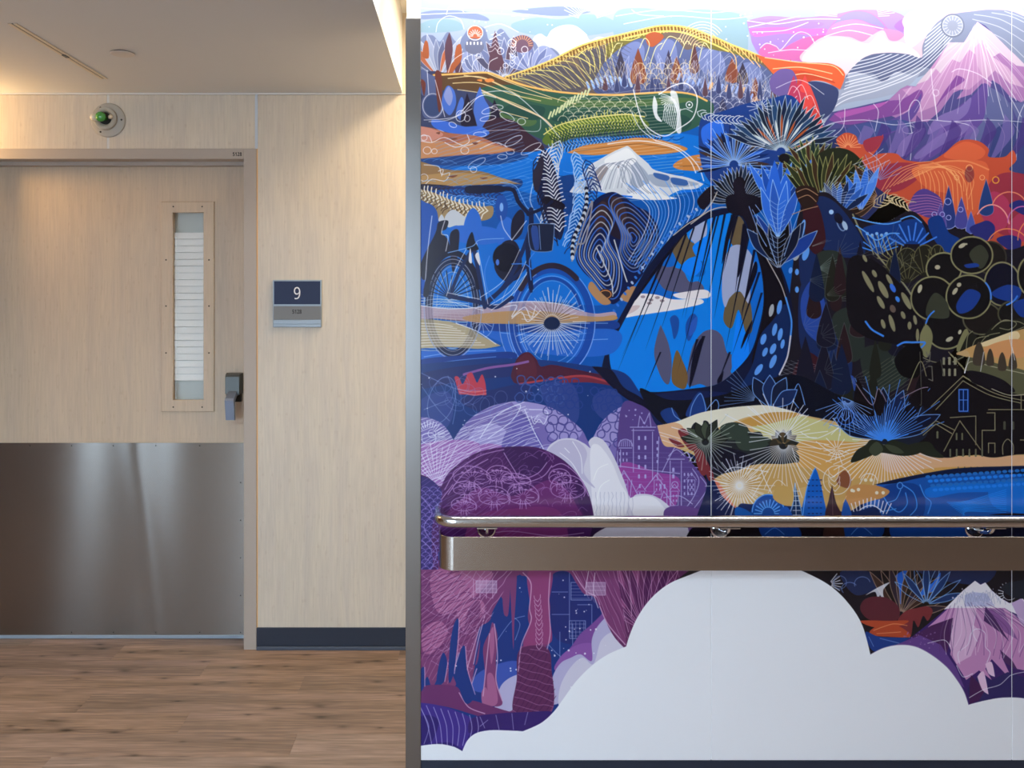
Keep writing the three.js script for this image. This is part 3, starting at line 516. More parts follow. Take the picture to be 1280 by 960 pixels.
  [[776, 98, 7, 34, '#3c3a52'], [798, 106, 10, 46, '#7b4535'], [836, 96, 6, 34, '#3f3b55'], [846, 104, 8, 34, '#74453a'], [868, 92, 6, 40, '#5a3c40'], [915, 104, 9, 32, '#7d4638'], [928, 106, 7, 28, '#3a3548'], [944, 128, 7, 32, '#6e3c34'], [972, 118, 7, 26, '#3a3350'], [903, 140, 5, 18, '#3c3f60'], [988, 104, 8, 30, '#d35a44']].forEach(([x, y, w, h, c]) => conifer(c, x, y, w, h, null));
  LL('#d9d7a0', 0.9, '762,74 770,56 776,54|772,70 778,54|800,60 806,48 812,56 806,76|812,84 820,60 828,54|826,62 836,46 846,48|838,70 848,48 856,56|850,72 858,52 864,56|862,84 868,56 876,60|874,76 880,54 888,62');
  for (let i = 0; i < 9; i++) EO('rgba(228,205,160,.8)', 0.9, 878, 60, 5 + i * 3.2, 4 + i * 3.6, 0.1, PI * 1.05, PI * 1.75);
  clip(forest, () => { scales('rgba(226,206,160,.75)', 0.8, 800, 86, 870, 116, 7); scales(line(0.6), 0.8, 884, 114, 960, 146, 8); LL(line(0.5), 0.8, '880,72 890,60 900,66 896,100 884,108 880,90|902,78 912,70 918,80'); hatch('rgba(225,225,240,.35)', 0.8, 880, 60, 990, 140, 9, 2.4, 1); });
  along(P('737,112 760,104 790,108'), 6, (x, y) => L('#93b4f0', 3, [[x, y], [x - 3, y - 9]]));
  along(P('850,92 890,104 930,110 950,126'), 6.5, (x, y) => L(R() < 0.4 ? '#d8a070' : '#8fa8e4', 2.6, [[x, y], [x - 2.5, y + 7]]));
  LL('#f0c27a', 1.1, '900,52 918,70 920,86|912,56 930,74|924,60 942,80|936,66 950,84');
  clip(forest, () => {
    for (let i = 0; i < 46; i++) { const x = 750 + i * 5 + J(2), y = 92 + Math.abs(i - 14) * 0.6 + J(10); petals([null], x, y + 14, 2, 24 + R() * 12, PI * 1.42 + J(0.12), PI * 1.58 + J(0.12), 2, 2.2, i % 4 === 0 ? 'rgba(226,196,140,.6)' : 'rgba(190,200,235,.5)', 0.6); }
    for (let i = 0; i < 16; i++) conifer(i % 3 ? '#3d4570' : '#5a4250', 756 + i * 14 + J(4), 112 + J(8) + i * 0.8, 3.4, 18 + R() * 10, 'rgba(200,205,235,.35)');
  });
  clip(gold, () => { for (let i = 0; i < 16; i++) L('rgba(232,214,130,.7)', 0.8, [[640 + i * 8, 98 - i * 3.4], [660 + i * 7, 104 - i * 2], [684 + i * 6, 116 - i]]); hatch('rgba(60,48,40,.35)', 0.8, 640, 60, 760, 116, 5, 0.5, 1); });
  // ---- orange ridge and red leaves
  F('#e2603c', '944,68! 970,74 1010,78 1040,80 1056,92 1050,112! 1030,102 1006,102 990,110 976,108 966,92');
  F('#c24a34', '976,92 1000,88 1030,96 1044,104 1020,100 996,106');
  LL('#f7cda0', 1, '956,72 1000,78 1040,82 1054,94|966,86 1000,84 1040,92|976,98 1006,92 1040,100');
  F('#39436e', '1000,110 1012,102 1032,104 1048,114 1040,140 1020,150 1004,130');
  F('#6b5a9a', '962,100 972,88 984,86 992,90 996,104 984,120 966,116');
  [[1000, 138, 10, 40, '#c23a50'], [1012, 150, 12, 44, '#d84a48'], [992, 128, 8, 34, '#b23a5e'], [1018, 168, 10, 44, '#cc3e3e'], [1006, 116, 6, 22, '#dd4a4a']].forEach(([x, y, w, h, c]) => conifer(c, x, y, w, h, null));
  LL(line(0.7), 0.8, '984,120 990,108 998,114 1002,134|992,116 1002,106 1010,124|1004,124 1014,120 1022,140|970,110 1000,100 1030,118|1008,140 1020,136 1030,156|990,126 996,120');

  // ---- blue water field across the middle
  F('#2a3262', '990,158 1018,166 1050,174 1090,196 1110,240 1060,290 990,290'); box2('#0a58b4', 500, 158, 500, 330);
  FF('#0b72da', '560,214 610,200 660,190 700,176 760,172 840,166 900,176 960,190 980,230 930,256 880,236 820,250 760,246 720,262 690,250 640,236 590,226|526,300 580,282 640,300 700,290 760,310 800,300 820,340 760,380 680,376 600,380 526,378');
  FF('#123f86', '526,196 570,194 640,190 660,196 620,206 540,206|526,230 600,228 650,224 640,238 560,236|690,230 720,220 716,262 700,268');
  // ---- green terraced hill and left bank
  F('#3a4266', '526,96 560,92 600,112 630,140 660,160 700,182 640,186 590,172 526,160');
  F('#5d442f', '540,93 570,91 600,91 616,92 640,102 680,114 730,118 700,136 640,124 580,112 544,112');
  F('#30584a', '600,112 640,106 680,114 720,118 760,119 800,117 840,114 866,118 884,124 892,134 884,150 850,166 780,170 720,172 690,178 650,160 624,136');
  FF('#4a6a42', '650,120 720,124 780,126 840,122 870,124 840,130 760,134 690,132|600,140 640,142 670,150 660,158 620,152');
  FF('#254a44', '690,150 740,138 800,136 860,146 850,164 760,160|640,130 680,134 670,150 630,142');
  LL('#e6b468', 2.4, '542,94 580,92 610,91 630,98 660,108 700,115 740,118 780,119|760,119 800,117 840,115 866,118 884,126');
  LL('#e8cf96', 0.9, '560,98 600,96 640,112 690,124|566,104 600,104 640,118 676,126|572,112 610,118 650,132 680,148|580,94 610,100 650,120|600,130 630,140 660,148|610,92 640,104 690,122 720,130|546,98 548,112 552,130');
  L('#d9c3a0', 2, '600,112 640,130 676,146 690,158');
  FF('#e08a4a', '606,100 614,98 618,101 610,103|596,100 602,99 602,102');
  clip('690,116 890,116 890,150 690,150', () => scales('rgba(214,208,180,.75)', 0.8, 704, 128, 806, 152, 6.5));
  along(P('686,148 700,140 716,128 736,118'), 5, (x, y) => L('#c9d3a4', 2.2, [[x, y], [x + 3, y - 8]]));
  F('#57702e', '678,176 690,162 716,152 750,146 780,143 800,146 812,156 800,162 760,166 720,172 690,182');
  frond('#cfd06a', 1, '692,170 720,158 760,150 800,152', 12, 4.2, 2.2); frond('#1f3a38', 1.2, '694,176 720,166 760,160 808,160', 9, 3.6, 2.3);
  L('#d6cf7c', 1.6, '680,168 700,156 740,147 780,143 806,146');
  frond('#22314e', 1.2, '700,182 740,176 780,172 830,172', 9, 4, 2.3); frond('#7fb0ee', 0.8, '690,186 730,180 770,176', 8, 4.5, 2.3);
  // left bank trees
  FF('#56618c', '526,88 536,92 548,100 546,118 536,120 526,116|528,124 540,118 552,122 554,138 546,148 530,146');
  E('#3a4a74', 541, 132, 11, 13); EO(line(0.7), 0.9, 541, 132, 12.5, 15);
  FF('#4a70cc', '552,130 556,112 561,107 568,114 570,130 562,144|592,140 594,124 600,108! 606,124 612,136 610,152 602,164 594,154|570,142 576,122 580,128 578,150');
  FF('#8a97d0', '555,120 561,108 566,120 562,132');
  FF('#241e34', '576,148 584,116! 594,148 596,164 580,160|612,152 618,124! 624,140 626,160 618,166|588,160 596,160 592,166');
  FF('#6b3a34', '544,92 552,94 552,130 548,138|526,100 532,104 530,120');
  FF('#3a2434', '610,150 640,150 660,166 680,186 640,190 600,180');
  FF('#3c6cd8', '540,150 560,152 580,158 600,158 612,166 600,172 570,168 544,160');
  LL(line(0.75), 0.9, '534,88 536,118|544,100 556,146|530,150 560,148 580,140 600,120 620,122|570,146 590,126 606,118|602,116 640,116 680,150 700,172|536,152 560,150 590,136|576,142 586,128');
  [[622, 134, 7, 3, 0], [612, 138, 10, 3.5, -0.3], [584, 148, 3.5, 4, 0], [576, 145, 6, 7, 0.3], [634, 146, 10, 4, 0.5], [652, 152, 5, 4, 0], [610, 148, 10, 3, -0.2], [548, 166, 9, 3.5, 0.2], [566, 156, 5, 3, 0.4], [600, 168, 8, 3, 0], [642, 176, 12, 4, -0.5], [664, 186, 14, 4, -0.5], [618, 186, 10, 5, -0.5], [638, 190, 5, 3, 0]].forEach(([x, y, a, b, r]) => EO(line(0.75), 0.9, x, y, a, b, r));
  L(line(0.6), 0.9, '604,164 640,162 672,164 676,150');
  // ---- sand islands on the left
  F('#b06a52', '520,157! 540,160 560,166 596,170 622,180 645,187! 620,192 580,194 520,199!');
  F('#c98a5c', '520,180 548,176 566,180 590,174 620,182 645,187! 616,191 570,194 520,199!');
  F('#cf8a78', '520,157! 540,161 554,168 540,176 520,178!');
  F('#9a7448', '520,200! 540,206 560,212 600,214 626,222 652,230! 620,230 580,230 520,234!');
  F('#b98f58', '520,222 560,216 600,218 640,227 600,231 520,233');
  LL(line(0.8), 1, '526,176 540,178 556,172 580,182 600,176|530,206 548,208 552,218 562,216 556,226 540,224 530,232|548,214 554,212 552,220|526,170 536,170 540,178|556,178 570,184 586,178 584,168|600,186 620,178 634,184');
  [[534, 188, 5], [543, 189, 3.5], [581, 188, 5], [530, 172, 4], [530, 222, 5], [592, 212, 4]].forEach(([x, y, r]) => EO(line(0.75), 0.9, x, y, r, r * 0.9));
  EO(line(0.7), 0.9, 596, 204, 12, 4, -0.5); EO(line(0.7), 0.9, 628, 196, 6, 3); 
  FF('#7a4a3c', '545,166 550,165 549,168|562,172 572,173 566,175|590,178 598,178 594,181|560,220 572,219 566,222|600,222 610,222 604,224');
  hatch('rgba(120,170,235,.5)', 0.7, 560, 196, 660, 232, 4.5, -0.3, 0.6);
  for (let i = 0; i < 34; i++) { const x = 530 + (i % 12) * 13 + J(5), y = 206 + Math.floor(i / 12) * 24 + J(8); L('rgba(108,170,245,.55)', 0.8, [[x, y], [x + 8, y - 3], [x + 18, y + J(3)]]); }
  for (let i = 0; i < 40; i++) { const x = 690 + R() * 220, y = 168 + R() * 90; L(i % 2 ? 'rgba(14,44,104,.6)' : 'rgba(110,175,250,.55)', 0.9, [[x, y], [x + 8, y + 2 + J(2)], [x + 17, y + J(4)]]); }
  // ---- sand bars and white rock
  FF('#c98546', '709,191! 730,182 760,178 780,174 800,172 830,176 860,186 836,192 800,194 770,192 740,194|842,206 860,196 890,192 916,195 936,200 944,206 920,212 880,214 850,212');
  F('#b97a6c', '880,196 910,194 934,200 930,208 896,208');
  LL('#8a5a34', 1, '716,190 760,184 800,180 840,186|850,208 890,206 930,206');
  hatch('rgba(250,240,225,.35)', 0.7, 715, 174, 850, 192, 4, -0.1, 0.4);
  LL(line(0.8), 1.4, '760,180 800,176 840,184 862,200 870,216|820,176 850,186 872,206 880,226');
  F('#d4dbe6', '712,240! 722,226 736,208 752,198 766,190 780,184 786,183 796,192 810,204 818,212 840,218 860,222 880,230! 870,236 850,238 836,246 848,248! 820,250 800,246 770,244 740,238 726,242');
  FF('#a3b0c8', '722,232 740,212 752,210 748,228 736,236|790,200 806,212 812,226 800,240 784,240 790,220|812,218 850,224 874,230 850,234 820,232');
  FF('#9a8f90', '744,216 756,206 760,212 748,228|766,204 776,196 774,210');
  FF('#3a63a8', '818,216 836,220 834,226 820,222|840,222 860,226 858,232 842,230');
  FF('#eef1f6', '756,200 776,188 786,186 796,198 790,206 776,206 764,212|782,246 796,238 808,230 816,234 830,244 846,248 810,250');
  for (let i = 0; i < 12; i++) L(i % 3 ? 'rgba(130,140,165,.75)' : line(0.9), 1, [[722 + i * 5, 240 - i * 0.5], [736 + i * 4.4, 222 - i * 1.6], [752 + i * 3.8, 206 - i * 0.6], [770 + i * 3.4, 206 + i * 1.4], [776 + i * 3.6, 226 + i], [790 + i * 3, 242]]);
  LL('#0a6fe6', 2, '724,226 740,222|738,240 770,244 790,246|850,240 880,238');
  // ---- left blue ferns
  for (const [s, c] of [['700,176 692,200 690,230 686,262 678,300', '#c3cad8'], ['672,196 676,230 684,262 690,300', '#1a1c3c'], ['718,190 726,220 724,260 714,300', '#9ec4f4'], ['732,200 742,230 736,270 718,310', '#1c3470']]) frond(c, 1.3, s, 15, 5, 0.75);
  F('rgba(20,18,48,.85)', '670,210 680,186 692,206 700,240 706,276 700,300 686,280 676,250 668,232');
  frond('#d8dce8', 1.3, '682,192 690,230 700,290', 13, 5, 2.4); L(line(0.6), 1.4, '680,188 676,200 664,240 666,260 690,300');
  FF('#2a2438', '666,222 676,196 680,206 672,240|520,232 530,230 560,232 566,236 540,238 520,238');
  frond('#1d2d6c', 1.3, '530,236 560,238 590,240 620,246', 10, 5, 0.7); frond('#5d9cf0', 0.9, '545,246 580,248 620,252', 8, 6, 0.7);
  FF('#a58a63', '520,236! 540,240 570,252 600,258 616,258 614,272 596,276 570,268 548,276 520,258!');
  frond('#efe8d6', 1.5, '524,240 548,248 580,260 614,264', 11, 5, 2.4); frond('#5a4634', 1.2, '524,246 560,260 600,270', 8, 6, 2.4);
  FF('#cfd4dd', '556,272 566,262 580,270 590,278 586,290 572,282 560,284|548,276 552,268 556,276');
  // blue stones and dark cones on the left
  F('#1d55b8', '520,262 534,254 546,264 548,290 544,320 530,376 520,380');
  FF('#2d6fd8', '580,286 584,268 592,260 600,270 602,290 590,300|620,288 630,272 640,276 640,300 624,306|566,284 590,282 620,286 630,300 600,306 570,300');
  FF('#1b1b34', '544,292 548,278 560,276 558,286 552,290 560,300 562,316 548,330 530,350 526,330|562,300 566,288 574,290 572,320 566,340|618,330 628,304 644,302 652,322 650,346 636,352 624,346|640,276 650,262 656,270 652,292 640,300');
  E('#0d0f28', 633, 322, 17, 18); E('#4a7ad8', 622, 328, 2.2, 4); E('#1c50ac', 627, 260, 8, 16); E('#7fb2f2', 627, 259, 2.4, 5.5);
  LL(line(0.7), 1.2, '530,380 534,320 540,270|556,320 560,296 552,292 556,276|640,300 630,286 626,270|640,300 652,284 658,276');
  // ---- creature with growth rings, left of the great lamp
  const ring = '720,322 726,300 734,272 744,250 764,240 780,246 796,258 812,266 824,286 822,312 806,340 788,362 768,380 758,372 742,352 728,338';
  F('#0f1c4c', ring); F('#241c30', '744,262 760,246 776,248 790,262 800,290 780,300 760,290');
  FF('#3d2a30', '744,270 752,252 760,258 756,280 746,290|764,250 776,248 784,270 774,280');
  clip(ring, () => {
    for (let i = 0; i < 9; i++) O(i % 2 ? 'rgba(196,198,206,.85)' : 'rgba(64,118,220,.9)', 1.5, P('724,320 734,282 752,262 766,278 760,302 774,330 772,362 760,368 742,348').map(([x, y]) => [748 + (x - 748) * (1.1 - i * 0.12), 322 + (y - 322) * (1.1 - i * 0.12)]));
    for (let i = 0; i < 9; i++) O(i % 2 ? 'rgba(140,150,180,.8)' : 'rgba(58,112,215,.9)', 1.4, P('764,256 782,246 806,264 822,290 812,320 792,336 776,318 778,292').map(([x, y]) => [792 + (x - 792) * (1.1 - i * 0.12), 298 + (y - 298) * (1.1 - i * 0.12)]));
    LL('#c9ccd4', 1.6, '768,300 780,340 784,352|746,310 764,350 766,370');
  });
  O('#8f8a94', 2, '716,324 722,306 732,300 740,252'); E('#3a2a2a', 757, 368, 9, 7); EO('#d88a50', 1.2, 757, 368, 7, 5);
  for (let i = 0; i < 26; i++) { const t = i / 25; E(i % 2 ? '#c9cfd8' : '#0c1430', 733 - 16 * t + 4 * Math.sin(t * 6), 236 + 86 * t, 2.4, 3); }
  FF('#b98a60', '740,352 752,366 764,378 752,380 736,362|776,372 790,358 800,364 790,378');
  // flowing lines falling from the white rock
  for (let i = 0; i < 16; i++) L(i % 3 ? 'rgba(90,160,245,.85)' : line(0.75), 1, [[776 + i * 7, 226 + (i % 4) * 3], [796 + i * 6, 244 + i * 0.6], [812 + i * 4, 262 + i * 1.2], [806 + i * 3, 290 + i * 1.6], [786 + i * 2.6, 326 + i * 2]]);
  // ---- fish in the hill
  L(line(0.85), 1.4, '792,112 798,136 804,152 816,164 832,170 850,160 866,148 872,128 868,112 856,104 840,108 824,118');
  F(line(0.85), '818,120 822,130 822,142 828,152 820,148 816,134'); FF(line(0.8), '838,116 846,116 850,136 852,164 846,164 846,140');
  rays(line(0.8), 0.9, 842, 122, 2, 18, PI * 0.35, PI * 1.1, 14, 0.2); EO(line(0.9), 1, 862, 131, 4); E(line(0.9), 862, 131, 1.4); L(line(0.8), 1, '850,138 858,136 866,140');
  for (let i = 0; i < 9; i++) L(line(0.8), 0.9, [[832 + i * 2.4, 128 + i], [829 + i * 2, 150 + i * 1.6]]);
  LL(line(0.8), 1, '800,146 812,166 826,172|790,140 800,160 820,176');
  // ---- blue palms right of the fish
  F('#1c3c86', '876,150 900,140 930,130 960,124 990,120 1010,150 1020,200 1000,250 960,262 920,250 890,230 876,200');
  FF('#2a6ae0', '878,160 900,150 904,166 890,176 880,180|938,170 950,152 964,160 962,180 948,186|930,226 950,206 964,220 960,250 936,250|900,236 912,210 920,236 914,258');
  F('#5b4236', '880,200 890,178 902,170 906,196 896,210|926,140 938,128 948,136 942,150|990,220 1000,186 1016,180 1024,210 1010,234');
  petals(['#0e1a3c', '#2f6ad8', '#132a66', '#3a5fae', '#40302e'], 917, 204, 4, 46, PI * 0.92, PI * 2.1, 27, 3, null);
  rays('#8fb6ee', 0.8, 917, 206, 6, 42, PI * 0.95, PI * 2.05, 30, 0.3);
  petals(['#14203e', '#1d3152', '#22406a', '#162238'], 976, 190, 6, 68, PI * 1.1, PI * 1.95, 25, 4, 'rgba(190,210,225,.8)', 0.8);
  petals([null, '#c5d2d8', null, '#a2502e'], 976, 190, 14, 46, PI * 1.15, PI * 1.9, 24, 1.4, null);
  petals(['#1a2a2c', '#2d3d26', '#3f2a20'], 1016, 220, 4, 46, PI * 1.0, PI * 2.0, 19, 3.4, 'rgba(200,205,130,.65)', 0.8);
  petals(['#111a30', '#23324c', '#0f1420'], 926, 252, 4, 44, PI * 1.0, PI * 2.0, 25, 3, 'rgba(205,215,230,.75)', 0.7);
  petals(['#2f6de2', '#1d4eb4'], 968, 262, 2, 60, PI * 1.34, PI * 1.68, 6, 4.5, 'rgba(150,195,250,.8)', 0.8);
  FF('#2866dc', '956,252 962,220 968,200! 974,222 976,250|972,254 978,226 984,208! 988,230 986,254|1000,214 1020,196 1022,214 1010,222');
  rays(line(0.7), 0.8, 950, 134, 3, 14, PI * 0.9, PI * 2.2, 12, 0.2); rays(line(0.6), 0.8, 958, 182, 3, 24, PI * 0.9, PI * 1.9, 14, 0.2);
  frond('#c9d3e0', 1, '872,140 890,148 920,150', 9, 5, 0.8);
  L(line(0.8), 2, '996,188 1010,180 1022,170'); E('#121018', 980, 198, 7, 6); E('#120e16', 924, 230, 7, 9);

  // ---- red trees under the snow mountain
  F('#c4523a', '1046,178 1052,168 1060,166 1070,170 1074,180 1086,178 1100,172 1104,168 1100,182 1090,196 1100,192 1120,192 1132,200 1160,202 1180,192 1200,176 1222,176 1236,186 1236,196 1256,196 1266,188 1270,200 1262,212 1280,218 1310,220 1320,320 1240,310 1200,280 1160,290 1130,250 1104,240 1090,214 1070,204');
  FF('#9a3548', '1080,176 1104,170 1096,186 1084,190|1092,226 1110,206 1140,204 1156,214 1130,236 1106,240|1236,232 1256,216 1290,222 1310,250 1290,290 1250,292 1236,262');
  FF('#d96442', '1140,212 1180,202 1220,200 1236,210 1230,250 1210,276 1190,270 1186,244 1160,236|1180,196 1202,178 1220,180 1232,190 1220,200');
  FF('#b23c60', '1226,266 1240,240 1260,250 1262,276 1246,290|1260,282 1280,264 1300,280 1296,300 1270,300');
  clip('1040,160 1320,160 1320,320 1040,320', () => { for (let i = 0; i < 8; i++) L('rgba(245,170,110,.8)', 0.9, [[1102 + i * 5, 238 - i * 2], [1120 + i * 9, 214 - i], [1160 + i * 8, 202 + i * 3], [1190 + i * 3, 214 + i * 5]]); rays('rgba(245,175,120,.8)', 0.9, 1060, 184, 3, 16, PI, PI * 2, 12, 0.1); for (let i = 0; i < 12; i++) L('rgba(250,190,120,.7)', 0.9, [[1148 + i * 5, 214], [1152 + i * 5.5, 234 - (i % 3) * 4], [1150 + i * 6, 262]]); });
  EO('#f4b47a', 1, 1212, 210, 4); EO('#f0a840', 1.2, 1245, 225, 4); E('rgba(60,20,60,.45)', 1212, 218, 6, 10); EO('#f4b47a', 0.8, 1196, 222, 3); EO('#f4b47a', 0.8, 1228, 222, 3);
  L('#e98a5a', 2, '1150,208 1180,202 1210,202 1236,212');
  F('#56408e', '1136,262 1142,244 1154,236 1166,240 1176,248 1178,262 1164,272 1150,268'); clip('1136,262 1142,244 1154,236 1166,240 1176,248 1178,262 1164,272 1150,268', () => { for (let i = 0; i < 8; i++) L('rgba(220,140,180,.7)', 0.8, [[1136, 246 + i * 4], [1160, 244 + i * 3.4], [1180, 250 + i * 3]]); });
  [[1186, 286, 9, 54, '#2b3c82'], [1202, 286, 8, 40, '#4a4a9a'], [1233, 270, 9, 46, '#26407e'], [1176, 288, 7, 34, '#5a4a9c'], [1214, 292, 6, 28, '#4a5ab0']].forEach(([x, y, w, h, c]) => conifer(c, x, y, w, h, 'rgba(170,180,240,.4)'));
  [[1185, 252, 4], [1201, 262, 3], [1168, 268, 3], [1178, 268, 3], [1186, 272, 3]].forEach(([x, y, r]) => EO('#a9b0f0', 0.9, x, y, r));
  FF('#2c2f78', '1212,286 1226,278 1236,276 1244,284 1240,298 1226,300|1262,258 1274,250 1290,258 1284,270|1246,300 1262,294 1276,300 1270,316');
  EO('#f0a09a', 1.6, 1240, 284, 22, 28, 0, PI * 1.2, PI * 1.95); EO('#e88a6a', 1.4, 1262, 262, 22, 22, 0, PI * 1.1, PI * 1.9); EO('#c66ab0', 1.4, 1278, 278, 18, 20, 0, PI, PI * 1.9); EO('#f0905a', 1.3, 1260, 310, 26, 24, 0, PI, PI * 1.9); EO('#f0905a', 1.3, 1300, 300, 28, 30, 0, PI, PI * 1.9);

  F('#23281c', '1016,200 1036,186 1062,188 1080,206 1084,232 1066,256 1040,262 1018,250 1010,226');
  petals(['#1c2418', '#2f3420', '#3a2a1e'], 1030, 262, 6, 74, PI * 1.24, PI * 1.78, 15, 4.5, 'rgba(196,196,120,.7)', 0.8); petals(['#3a2a22', '#2a1e1c'], 1100, 250, 6, 50, PI * 0.82, PI * 1.3, 9, 5, 'rgba(196,150,110,.7)', 0.8);
  petals(['#2f6ad8', '#4a84ea'], 1076, 266, 4, 56, PI * 1.38, PI * 1.62, 4, 5, 'rgba(170,200,250,.7)', 0.7); petals(['#1d3f86', '#2c5cb8', '#16244c'], 1050, 268, 4, 44, PI * 1.2, PI * 1.8, 9, 4, 'rgba(150,190,250,.6)', 0.7);
  rays('rgba(200,215,240,.7)', 0.8, 1022, 250, 6, 40, -1.1, 0.1, 14, 0.3); rays('rgba(120,170,245,.7)', 0.8, 1096, 226, 4, 30, PI * 0.9, PI * 1.9, 16, 0.3); frond('#c9b890', 0.9, '1092,258 1110,246 1136,256', 12, 5, 0.8);
  LL('rgba(200,205,235,.7)', 0.8, '1066,206 1090,196 1104,186|1072,210 1096,200 1108,192|1080,214 1100,206 1112,200|1086,190 1098,200 1104,214');
  // ---- dark grove on the right
  F('#1e1b27', '1000,262 1030,240 1060,262 1100,280 1140,264 1170,290 1200,286 1230,304 1262,312 1320,310 1330,470 1240,420 1190,440 1160,520 1160,600 1000,560 960,500 980,420 990,340');
  FF('#1b2c5c', '1020,250 1040,250 1064,276 1082,310 1070,322 1040,318 1022,300|1000,300 1014,280 1020,320 1010,360 1000,350|1000,360 1020,346 1034,380 1036,440 1020,470 1000,430|1020,420 1044,400 1064,440 1060,480 1030,470');
  FF('#2a4aa0', '1002,370 1018,350 1034,390 1034,430 1012,420 1002,400|1046,480 1066,470 1070,500 1050,500');
  FF('#3a1a24', '1004,256 1022,256 1032,300 1020,318 1008,300|990,470 1010,440 1040,470 1030,500 1000,500');
  FF('#2c3431', '1020,320 1050,316 1060,350 1050,376 1030,370|1040,400 1060,384 1076,396 1080,440 1060,450|1076,440 1110,430 1140,440 1130,480 1090,490|1084,330 1110,340 1130,370 1120,390 1100,370');
  F('#17151d', '1060,330 1080,320 1110,340 1140,372 1154,404 1150,430 1120,430 1080,420 1060,396');
  [[1081, 323, 2.5, 5, -0.5], [1085, 352, 3.5, 15, -0.5], [1093, 342, 3, 5, -0.5], [1104, 362, 4.5, 12, -0.5], [1112, 350, 3, 8, -0.5], [1115, 358, 4.5, 8, -0.5], [1101, 378, 3.5, 9, -0.5], [1122, 375, 3, 5, -0.4], [1133, 376, 4, 12, -0.5], [1116, 386, 3.5, 5, -0.4], [1129, 394, 3, 5, -0.4], [1104, 405, 3, 6, -0.3], [1115, 404, 3.5, 11, -0.3], [1129, 408, 3, 5, 0], [1137, 407, 3, 5, 0], [1144, 400, 2.5, 6, -0.2], [1147, 419, 2.5, 8, 0], [1138, 421, 2, 4, 0]].forEach(([x, y, a, b, r], i) => E(i % 5 === 4 ? '#6a5a52' : '#8a8668', x, y, a, b, r));
  E('#3a72e0', 1116, 360, 3, 5, -0.5); E('#3f8af0', 1122, 374, 2.5, 4, -0.5);
  EO('#6f8ab8', 1.6, 1051, 280, 4, 9, -0.4); E('#a6c0e0', 1056, 282, 3, 6, -0.4); E('#9ec4f0', 1039, 265, 3); E('#16162a', 1048, 273, 5, 7, -0.5);
  LL('#8d8b6e', 2, '1066,268 1076,290 1090,310 1106,330 1124,348 1140,370 1150,396 1156,420 1152,446');
  FF('#163a86', '1078,286 1110,278 1130,278 1150,290 1156,304 1120,306 1100,318 1086,306|1124,290 1130,276 1150,276 1158,296 1140,302|1160,276 1176,270 1186,290 1200,300 1186,316 1168,300');
  rays('#3f8af0', 1.6, 1098, 316, 8, 24, PI * 1.1, PI * 1.9, 9, 0.1); rays('#3f7fe8', 2, 1140, 312, 12, 32, PI * 1.15, PI * 1.85, 8, 0.1); rays('#8f8a5c', 1, 1120, 330, 8, 26, PI * 1.1, PI * 1.9, 9, 0.1);
  for (let i = 0; i < 5; i++) { E('#7fb6f4', 1084 + i * 6, 292 + (i % 2) * 2, 2); L('#a8a474', 0.9, [[1084 + i * 6, 294], [1092 + i * 6, 318]]); }
  LL('#5aa0f4', 1.6, '1066,272 1090,278 1110,280 1126,276|1070,282 1082,290 1096,300 1112,292 1124,292|1126,274 1140,270 1152,278');
  [[1134, 332, 22], [1156, 326, 20], [1172, 318, 12], [1118, 334, 14]].forEach(([x, y, r]) => { E('#26251f', x, y, r * 0.7, r); EO('#6d6a48', 1.1, x, y, r * 0.7, r, 0, PI, PI * 2); rays('#6d6a48', 0.8, x, y + r, 6, r * 1.7, PI * 1.2, PI * 1.8, 6, 0.1); });
  // hatching and fallen leaves
  clip('940,470 1000,450 1060,470 1150,440 1180,540 1090,560 960,520', () => { hatch('rgba(190,200,215,.4)', 0.6, 940, 440, 1020, 540, 4.2, 0.45, 0.2); hatch('rgba(190,200,215,.35)', 0.6, 940, 440, 1020, 520, 5, -0.25, 0.2); hatch('rgba(170,185,150,.3)', 0.6, 1030, 330, 1060, 380, 3.6, -0.6, 0.2); hatch('rgba(180,180,140,.35)', 0.6, 1090, 440, 1150, 490, 4, -0.6, 0.2); });
  rays('rgba(150,170,160,.45)', 0.7, 1022, 336, 2, 26, -0.7, 0.4, 9, 0.3); rays('rgba(150,170,130,.45)', 0.7, 1034, 376, 2, 28, -0.8, 0, 8, 0.3);
  for (let i = 0; i < 26; i++) { const x = 1006 + R() * 140, y = 330 + R() * 190; conifer(['#15203e', '#22241f', '#1a1a2c', '#2b1c22'][i % 4], x, y + 26, 7 + R() * 6, 36 + R() * 30, i % 3 ? null : 'rgba(130,140,150,.3)'); }
  for (let i = 0; i < 26; i++) { const x = 1000 + R() * 150, y = 300 + R() * 220; rays('rgba(150,160,150,.3)', 0.6, x, y, 3, 22, -0.9 + J(0.6), 0.3 + J(0.6), 6, 0.3); }
  F('#17151d', '1060,330 1080,320 1110,340 1140,372 1154,404 1150,430 1120,430 1080,420 1060,396');
  [[1081, 323, 2.5, 5, -0.5], [1085, 352, 3.5, 15, -0.5], [1093, 342, 3, 5, -0.5], [1104, 362, 4.5, 12, -0.5], [1112, 350, 3, 8, -0.5], [1101, 378, 3.5, 9, -0.5], [1133, 376, 4, 12, -0.5], [1129, 394, 3, 5, -0.4], [1104, 405, 3, 6, -0.3], [1115, 404, 3.5, 11, -0.3], [1137, 407, 3, 5, 0], [1144, 400, 2.5, 6, -0.2], [1147, 419, 2.5, 8, 0]].forEach(([x, y, a, b, g]) => E('#8a8668', x, y, a * 0.85, b, g)); E('#3a72e0', 1116, 360, 3, 6, -0.5); E('#3f8af0', 1122, 374, 2.5, 4, -0.5); E('#6a5a52', 1116, 386, 3.5, 5, -0.4);
  // grapes
  const grape = (x, y, rx, ry, c = '#17161b', o = '#8f8c66') => { E(c, x, y, rx, ry); EO(o, 1.9, x, y, rx, ry); };
